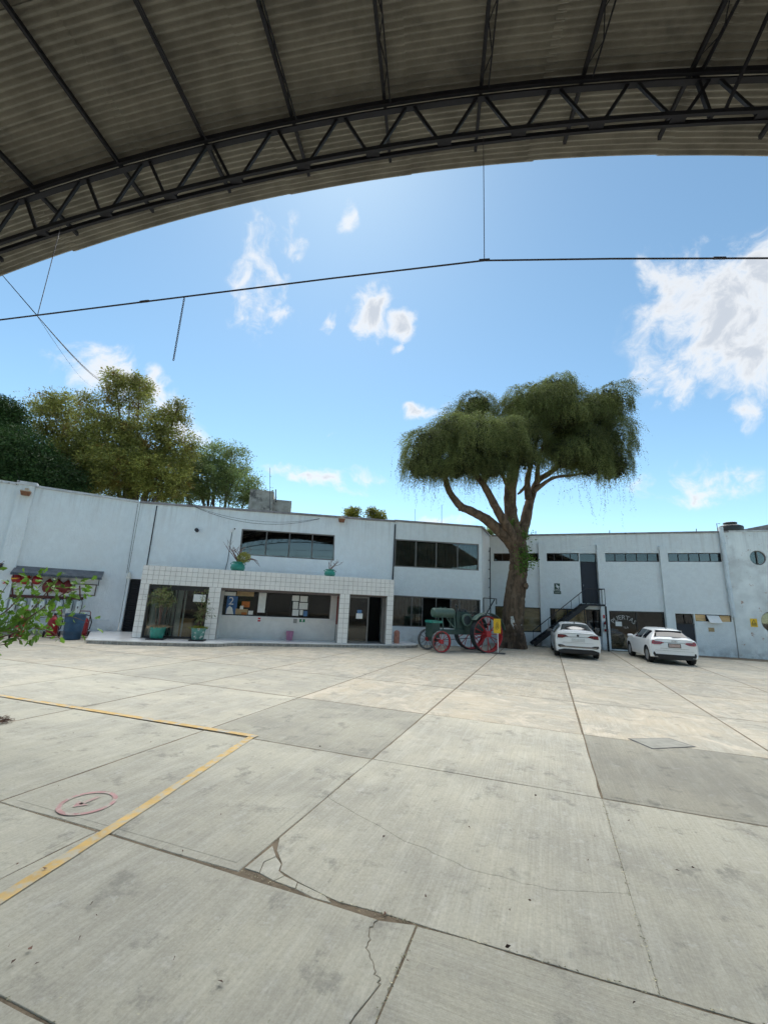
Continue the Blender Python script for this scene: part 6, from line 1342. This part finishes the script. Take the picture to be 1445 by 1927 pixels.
# ---- yellow stand sign
c = G(937, 1230.5); ss = thing('stand_sign', c, 'yellow sign plate on a white post beside the big red wheel', 'sign')
yd = (Vector((0, 0, 0)) - c); yd.z = 0; yd.normalize(); SF = Fr(c - Vector((-yd.y, yd.x, 0)) * 0, c + Vector((-yd.y, yd.x, 0)))
if SF.n.dot(yd) < 0: SF = Fr(c, c - Vector((-yd.y, yd.x, 0)))
MB().bar(c + Vector((0, 0, .03)), SF.w(0, 0, .95), .035).build('post', 'ext_white', ss); box1(SF, 'foot', 'wheel_steel', ss, -.28, .28, 0, .03, -.12, .12); box1(SF, 'foot', 'wheel_steel', ss, -.05, .33, .03, .05, -.1, .02)
zp0, zp1 = SF.px(935, 1192)[1], SF.px(935, 1164.5)[1]; aP = SF.px(935.3, 1178)[0]; hw = .155
pl_ = [(aP - hw + .03, zp0), (aP + hw - .03, zp0), (aP + hw, zp0 + .03), (aP + hw, zp1 - .03), (aP + hw - .03, zp1), (aP - hw + .03, zp1), (aP - hw, zp1 - .03), (aP - hw, zp0 + .03)]
SF.quad(MB(), pl_, .02, .03).build('plate', 'sign_yellow', ss)
zc = (zp0 + zp1) / 2; el = [SF.w(aP + .055 * math.cos(t), .033, zc + .15 * math.sin(t)) for t in [i * 6.283 / 24 for i in range(24)]]; MB().tube(el, .007, 5, closed=True).build('oval', 'sign_black', ss)
for i, wv_ in enumerate((.05, .035, .055, .03)): SF.quad(MB(), [(aP - wv_ / 2, zc + .075 - i * .05), (aP + wv_ / 2, zc + .075 - i * .05), (aP + wv_ / 2 - .008, zc + .1 - i * .05), (aP - wv_ / 2 + .01, zc + .1 - i * .05)], .031, .034).build('mark', 'sign_black', ss)

# ---- cars
def catmull(a, b, c, d, t): return .5 * ((2 * b) + (c - a) * t + (2 * a - 5 * b + 4 * c - d) * t * t + (3 * b - a - 3 * c + d) * t ** 3)
def build_car(name, label, loc, heading, ST, wheels, wr, opts):
    """ST: stations from rear to front: (y, ztop, wtop, zbelt, wbelt, zmid, wmid, zlow, wlow, crown)"""
    t = thing(name, loc, label, 'car', 'white cars parked by the workshop'); Mx = Matrix.Translation(loc) @ Matrix.Rotation(-heading, 4, 'Z')
    ST = np.array(ST, float); nS = len(ST)
    def sec(u):
        i = min(int(u), nS - 2); q = u - i; a, b, c, d = ST[max(i - 1, 0)], ST[i], ST[i + 1], ST[min(i + 2, nS - 1)]
        s = catmull(a, b, c, d, q); lo = np.minimum(b, c) - .012; hi = np.maximum(b, c) + .012; return np.clip(s, lo, hi)
    def half(s):
        y, zt, wt, zb, wb, zm, wm, zl_, wl, cr = s
        return [(0, zt + cr), (wt * .5, zt + cr * .72), (wt * .88, zt + cr * .12), (wt, zt - .035), (lerp(wt, wb, .5) + .012, lerp(zt, zb, .5)), (wb, zb), (lerp(wb, wm, .6) + .008, lerp(zb, zm, .45)), (wm, zm), (lerp(wm, wl, .5) + .006, lerp(zm, zl_, .6)), (wl, zl_), (wl * .8, zl_ - .02), (0, zl_ - .02)]
    NV = 11
    def S(u, v, sx=1):
        s = sec(u); h = half(s); i = min(int(v), NV - 1); q = v - i; P = [np.array(p) for p in (h[max(i - 1, 0)], h[i], h[i + 1], h[min(i + 2, NV)])]
        p = P[1] + (P[2] - P[1]) * q if i >= 8 or i in (2,) else catmull(*P, q)
        x_ = max(0, p[0]); return Vector((sx * x_, s[0] + opts['tail'](x_, p[1]) * max(0, 1 - u / 3), p[1]))
    us = [i / 5 for i in range(5 * (nS - 1) + 1)]; vs = [i / 3 for i in range(3 * NV + 1)]
    V, Fs = [], []; nv = 2 * len(vs) - 1
    for u in us: V += [S(u, v, -1) for v in vs[::-1]] + [S(u, v) for v in vs[1:]]
    for i in range(len(us) - 1): Fs += [(i * nv + k, i * nv + k + 1, (i + 1) * nv + k + 1, (i + 1) * nv + k) for k in range(nv - 1)] + [(i * nv + nv - 1, i * nv, (i + 1) * nv, (i + 1) * nv + nv - 1)]
    m = nv // 2
    base = (len(us) - 1) * nv
    Fs += [(base + k, base + k + 1, base + nv - 2 - k, base + nv - 1 - k) for k in range(m - 1)] + [(base + m - 1, base + m, base + m + 1)]
    rows = []                                   # tail cap: curved grid across
    for k in range(m + 1):
        L_, Rr = k, nv - 1 - k; p = V[Rr]; ids = [L_]
        if L_ != Rr:
            for j in range(1, 8):
                x = p.x * (2 * j / 8 - 1); V.append(Vector((x, ST[0][0] + opts['tail'](abs(x), p.z), p.z))); ids.append(len(V) - 1)
            ids.append(Rr)
        rows.append(ids)
    for k in range(m):
        A_, B_ = rows[k], rows[k + 1]
        if len(B_) > 1: Fs += [(A_[j], A_[j + 1], B_[j + 1], B_[j]) for j in range(8)]
        else: Fs += [(A_[j], A_[j + 1], B_[0]) for j in range(8)]
    body = MB().add(V, Fs).mesh('body', True); body.materials.append(MATS['car_white']); bo = bpy.data.objects.new('body', body); COL.objects.link(bo)
    cutm = MB()
    for y, w in wheels:
        for sx in (-1, 1): cutm.lathe([(wr + .055, -.22), (wr + .055, .22)], (sx * (w - .10), y, wr + .015), 28, Matrix.Rotation(R_(90), 4, 'Y'))
    cm = bpy.data.objects.new('cut', cutm.mesh('cut')); COL.objects.link(cm); cm.data.materials.append(MATS['car_black'])
    md = bo.modifiers.new('b', 'BOOLEAN'); md.object = cm; md.operation = 'DIFFERENCE'; md.solver = 'EXACT'
    try: md.material_mode = 'TRANSFER'
    except Exception: pass
    bpy.context.view_layer.update(); nm = bpy.data.meshes.new_from_object(bo.evaluated_get(bpy.context.evaluated_depsgraph_get())); bo.modifiers.clear(); bo.data = nm; nm.name = 'body'
    bpy.data.objects.remove(cm); bo.matrix_world = Mx; adopt(bo, t)
    def cp_(mb, nm_, m, smooth=False, par=None): o = mb.build(nm_, m, None, smooth); o.matrix_world = Mx; adopt(o, par or t); return o
    def patch(u0, u1, v0, v1, sx, off, nu=8, nv_=6, shear=0):
        V = []; 
        for i in range(nu + 1):
            for j in range(nv_ + 1):
                v = lerp(v0, v1, j / nv_); u = lerp(u0, u1, i / nu) + shear * (j / nv_); p = S(u, v, sx); e = 1e-2
                d1 = S(u + e, v, sx) - S(u - e if u > e else u, v, sx); d2 = S(u, v + e, sx) - S(u, v - e, sx); n = d1.cross(d2)
                n.normalize(); c0 = Vector((0, p.y, .7)); n = n if n.dot(p - c0) > 0 else -n; V.append(p + n * off)
        return MB().add(V, [(i * (nv_ + 1) + j, i * (nv_ + 1) + j + 1, (i + 1) * (nv_ + 1) + j + 1, (i + 1) * (nv_ + 1) + j) for i in range(nu) for j in range(nv_)])
    def across(u0, u1, vm, off, nu=8, nv_=8, taper=0):
        V = []
        for i in range(nu + 1):
            for j in range(-nv_, nv_ + 1):
                u = lerp(u0, u1, i / nu); v = abs(j) / nv_ * (vm + taper * i / nu); p = S(u, v, 1 if j >= 0 else -1); V.append(p + Vector((0, -.6, .8)) * off if opts['rear_up'] else p)
        w_ = 2 * nv_ + 1; return MB().add(V, [(i * w_ + j, i * w_ + j + 1, (i + 1) * w_ + j + 1, (i + 1) * w_ + j) for i in range(nu) for j in range(w_ - 1)])
    cp_(across(*opts['rear_glass'], 2.75, .012), 'rear_window', 'car_glass', True)
    u0, u1 = opts['wind']; o_ = MB(); V = []
    for i in range(9):
        for j in range(-8, 9): p = S(lerp(u0, u1, i / 8), abs(j) / 8 * 2.8, 1 if j >= 0 else -1); V.append(p + Vector((0, .5, .8)) * .012)
    cp_(MB().add(V, [(i * 17 + j, i * 17 + j + 1, (i + 1) * 17 + j + 1, (i + 1) * 17 + j) for i in range(8) for j in range(16)]), 'windscreen', 'car_glass', True)
    for sx in (-1, 1):
        for (a, b, sh) in opts['side']: cp_(patch(a, b, 3.25, 4.85, sx, .008, 8, 6, sh), 'side_window', 'car_glass', True)
    for y, w in wheels:
        for sx in (-1, 1):
            Mw = Matrix.Rotation(R_(90) * sx, 4, 'Y'); c = Vector((sx * (w - .11), y, wr))
            wo = cp_(MB().lathe([(wr * .62, -.1), (wr * .93, -.105), (wr, -.075), (wr, .075), (wr * .93, .105), (wr * .66, .1), (wr * .64, .06)], c, 32, Mw), 'wheel', 'rubber', True)
            cp_(MB().lathe([(wr * .655, .092), (wr * .60, .075), (wr * .55, .045), (wr * .2, .05), (wr * .1, .06)], c, 28, Mw), 'rim', 'rim_silver', True, wo)
            for k in range(5):
                a = k * 1.2566 + .3; d = Vector((0, math.cos(a), math.sin(a))); e = Vector((0, -math.sin(a), math.cos(a)))
                cp_(MB().prism([c + Vector((sx * .062, 0, 0)) + d * wr * .2 + e * .03, c + Vector((sx * .08, 0, 0)) + d * wr * .58 + e * .085, c + Vector((sx * .08, 0, 0)) + d * wr * .58 + e * .03 * 0 - e * .0, c + Vector((sx * .062, 0, 0)) + d * wr * .2], (sx * .004, 0, 0)), 'rim_slot', 'car_black', False, wo)
    my, mz, mw = opts['mirror']
    for sx in (-1, 1):
        mo = cp_(MB().lathe([(.02, -.13), (.06, -.12), (.075, 0), (.06, .1), (.02, .12)], (sx * (mw + .09), my, mz), 12, Matrix.Rotation(R_(90), 4, 'Y') @ Matrix.Diagonal((1, .8, 1, 1))), 'mirror', opts.get('mirror_m', 'car_white'), True)
    # rear end dressing: everything hugs the tail profile tail(z) -> y
    def tail(x, z):
        return S(0, 5, 1).y
    y0 = ST[0][0]
    def flat(pts, d, nm_, m, par=None, both=False):
        for sx in ((1, -1) if both else (1,)):
            bmf = bmesh.new(); bmf.faces.new([bmf.verts.new((sx * x, 0, z)) for x, z in pts])
            for k in range(-8, 9):
                bmesh.ops.bisect_plane(bmf, geom=bmf.verts[:] + bmf.edges[:] + bmf.faces[:], plane_co=(k * .1, 0, 0), plane_no=(1, 0, 0))
            for v in bmf.verts: v.co.y = y0 + opts['tail'](abs(v.co.x), v.co.z) - .004 - d
            ext = bmesh.ops.extrude_face_region(bmf, geom=bmf.faces[:]); 
            for e in ext['geom']:
                if isinstance(e, bmesh.types.BMVert): e.co.y += .03
            bmesh.ops.recalc_face_normals(bmf, faces=bmf.faces); mf = bpy.data.meshes.new(nm_); bmf.to_mesh(mf); bmf.free(); mf.materials.append(MATS[m])
            o = bpy.data.objects.new(nm_, mf); COL.objects.link(o); o.matrix_world = Mx; adopt(o, par or t)
    for a in opts['flats']: flat(*a)
    cp_(MB().lathe([(.03, 0), (.022, .03), (.006, .07)], S(opts['ant'], 0) + Vector((0, 0, -.005)), 8), 'antenna', 'car_black', True)
    cp_(MB().box((0, (ST[0][0] + ST[-1][0]) / 2, .26), (1.35, (ST[-1][0] - ST[0][0]) * .9, .14)), 'underbody', 'car_black')
    return t, cp_, S
# y, ztop, wtop, zbelt, wbelt, zmid, wmid, zlow, wlow, crown
sed = [(-1.06, 1.0, .70, .88, .80, .62, .85, .33, .80, .02), (-1.03, 1.06, .72, .91, .835, .62, .87, .30, .82, .02), (-.90, 1.075, .70, .92, .85, .62, .89, .28, .84, .025), (-.62, 1.09, .69, .93, .865, .60, .90, .26, .86, .03), (.22, 1.395, .545, .95, .88, .60, .90, .25, .87, .035), (.62, 1.44, .56, .95, .885, .60, .90, .24, .87, .04), (1.2, 1.45, .57, .95, .885, .60, .90, .24, .87, .04), (1.75, 1.40, .57, .95, .88, .60, .90, .24, .87, .04), (2.65, 1.02, .66, .93, .87, .60, .90, .24, .86, .04), (3.2, .93, .66, .84, .84, .58, .88, .24, .84, .03), (3.52, .80, .60, .72, .78, .52, .82, .26, .76, .02), (3.60, .70, .55, .62, .70, .48, .74, .30, .68, .01)]
f_sed = lambda x, z: .03 + .05 * max(0, z - .8) + .07 * (x / .8) ** 2
tl = [(.36, .90), (.50, .975), (.79, .985), (.80, .83), (.62, .83), (.48, .88)]
S_opts = dict(rear_up=True, rear_glass=(3.22, 3.92), wind=(7.15, 7.95), side=[(3.75, 4.9, .0), (4.95, 6.7, .12)], mirror=(2.25, 1.0, .86), mirror_m='frame_grey', ant=4.05, tail=f_sed, flats=[
    (tl, .012, 'tail_lamp', 'tail_dark', None, True), ([(.56, .925), (.79, .925), (.79, .90), (.60, .90)], .018, 'lamp_bar', 'tail_red', None, True),
    ([(-.5, .888), (.5, .888), (.5, .90), (-.5, .90)], .008, 'trim_line', 'car_trim'), ([(-.26, .70), (.26, .70), (.26, .83), (-.26, .83)], .012, 'licence_plate', 'plate'), ([(.046 * math.cos(i * .3927), .955 + .046 * math.sin(i * .3927)) for i in range(16)], .016, 'emblem', 'car_trim'),
    ([(-.72, .44), (-.50, .46), (.50, .46), (.72, .44), (.80, .50), (.78, .56), (.62, .555), (.5, .515), (-.5, .515), (-.62, .555), (-.78, .56), (-.80, .50)], .012, 'bumper_vent', 'car_trim'), ([(-.70, .475), (-.5, .482), (.5, .482), (.70, .475), (.70, .50), (.5, .497), (-.5, .497), (-.70, .50)], .02, 'bumper_strip', 'chrome'),
    ([(-.78, .24), (.78, .24), (.80, .33), (.55, .40), (-.55, .40), (-.80, .33)], .006, 'diffuser', 'car_black'), ([(-.6, 1.035), (.6, 1.035), (.6, 1.045), (-.6, 1.045)], .012, 'boot_lip', 'stain'), ([(-.6, .655), (.6, .655), (.6, .662), (-.6, .662)], .008, 'boot_gap', 'stain')])
sedan, cpS, SS = build_car('parked_car', 'white sedan with dark red tail lamps parked beside the iron stairs', (8.82, 19.25, 0), R_(19), sed, ((0, .90), (2.69, .90)), .325, S_opts)
hat = [(-.66, .96, .69, .86, .79, .60, .83, .33, .78, .02), (-.64, 1.0, .71, .90, .815, .60, .855, .30, .81, .02), (-.54, 1.03, .71, .92, .83, .58, .87, .28, .83, .02), (-.44, 1.05, .70, .93, .84, .58, .87, .26, .84, .02), (-.02, 1.325, .53, .94, .85, .58, .87, .25, .84, .035), (.30, 1.385, .54, .94, .855, .58, .87, .24, .84, .04), (.9, 1.41, .55, .94, .86, .58, .87, .24, .84, .04), (1.45, 1.375, .55, .94, .86, .58, .87, .24, .84, .04), (2.25, 1.03, .64, .92, .85, .58, .87, .24, .84, .04), (2.85, .93, .64, .84, .83, .56, .86, .24, .82, .03), (3.22, .78, .58, .70, .76, .50, .80, .26, .74, .02), (3.36, .66, .52, .60, .68, .46, .72, .30, .66, .01)]
f_hat = lambda x, z: .02 + .10 * max(0, z - .75) + .08 * (x / .8) ** 2
hl = [(.36, .855), (.46, .90), (.66, .905), (.76, .96), (.80, .93), (.805, .80), (.72, .775), (.52, .785)]
H_opts = dict(rear_up=True, rear_glass=(3.12, 3.95), wind=(7.15, 7.95), side=[(4.15, 5.35, .0), (5.4, 6.95, .15)], mirror=(1.95, .98, .84), ant=4.6, tail=f_hat, flats=[
    (hl, .014, 'tail_lamp', 'tail_red', None, True), ([(.42, .84), (.74, .87), (.74, .845), (.45, .82)], .02, 'lamp_bar', 'tail_dark', None, True), ([(-.44, .868), (.44, .868), (.44, .878), (-.44, .878)], .008, 'trim_line', 'car_trim'),
    ([(-.23, .675), (.23, .675), (.23, .84), (-.23, .84)], .010, 'plate_frame', 'plate_frame'), ([(-.20, .70), (.20, .70), (.20, .82), (-.20, .82)], .016, 'licence_plate', 'plate_dull'),
    ([(-.74, .30), (.74, .30), (.78, .40), (.76, .48), (.72, .475), (.70, .40), (-.70, .40), (-.72, .475), (-.76, .48), (-.78, .40)], .014, 'bumper_grille', 'car_black'), ([(-.72, .22), (.72, .22), (.72, .299), (-.72, .299)], .004, 'diffuser', 'car_black'),
    ([(-.5, .63), (.5, .63), (.54, .64), (-.54, .64)], .006, 'tailgate_gap', 'stain'), ([(-.70, .545), (.70, .545), (.70, .552), (-.70, .552)], .008, 'bumper_crease', 'stain')])
hatch, cpH, SH = build_car('parked_car', 'white hatchback with bright red tail lamps parked before the shopfront', (12.42, 18.4, 0), R_(16), hat, ((0, .87), (2.56, .87)), .32, H_opts)
for i in range(4):
    x = -.075 + i * .05; cpH(MB().tube([(x + .033 * math.cos(a), -.66 + f_hat(x, .93) - .02, .935 + .033 * math.sin(a)) for a in [k * 6.283 / 16 for k in range(16)]], .005, 5, closed=True), 'emblem_ring', 'chrome', True)
cpH(MB().box((0, -.06, 1.345), (.98, .16, .018)), 'roof_spoiler', 'car_white'); cpH(MB().box((0, -.09, 1.325), (.92, .10, .015)), 'spoiler_underside', 'car_black'); cpH(MB().bar((.0, -.46, 1.075), (.32, -.44, 1.10), .02), 'rear_wiper', 'car_black')
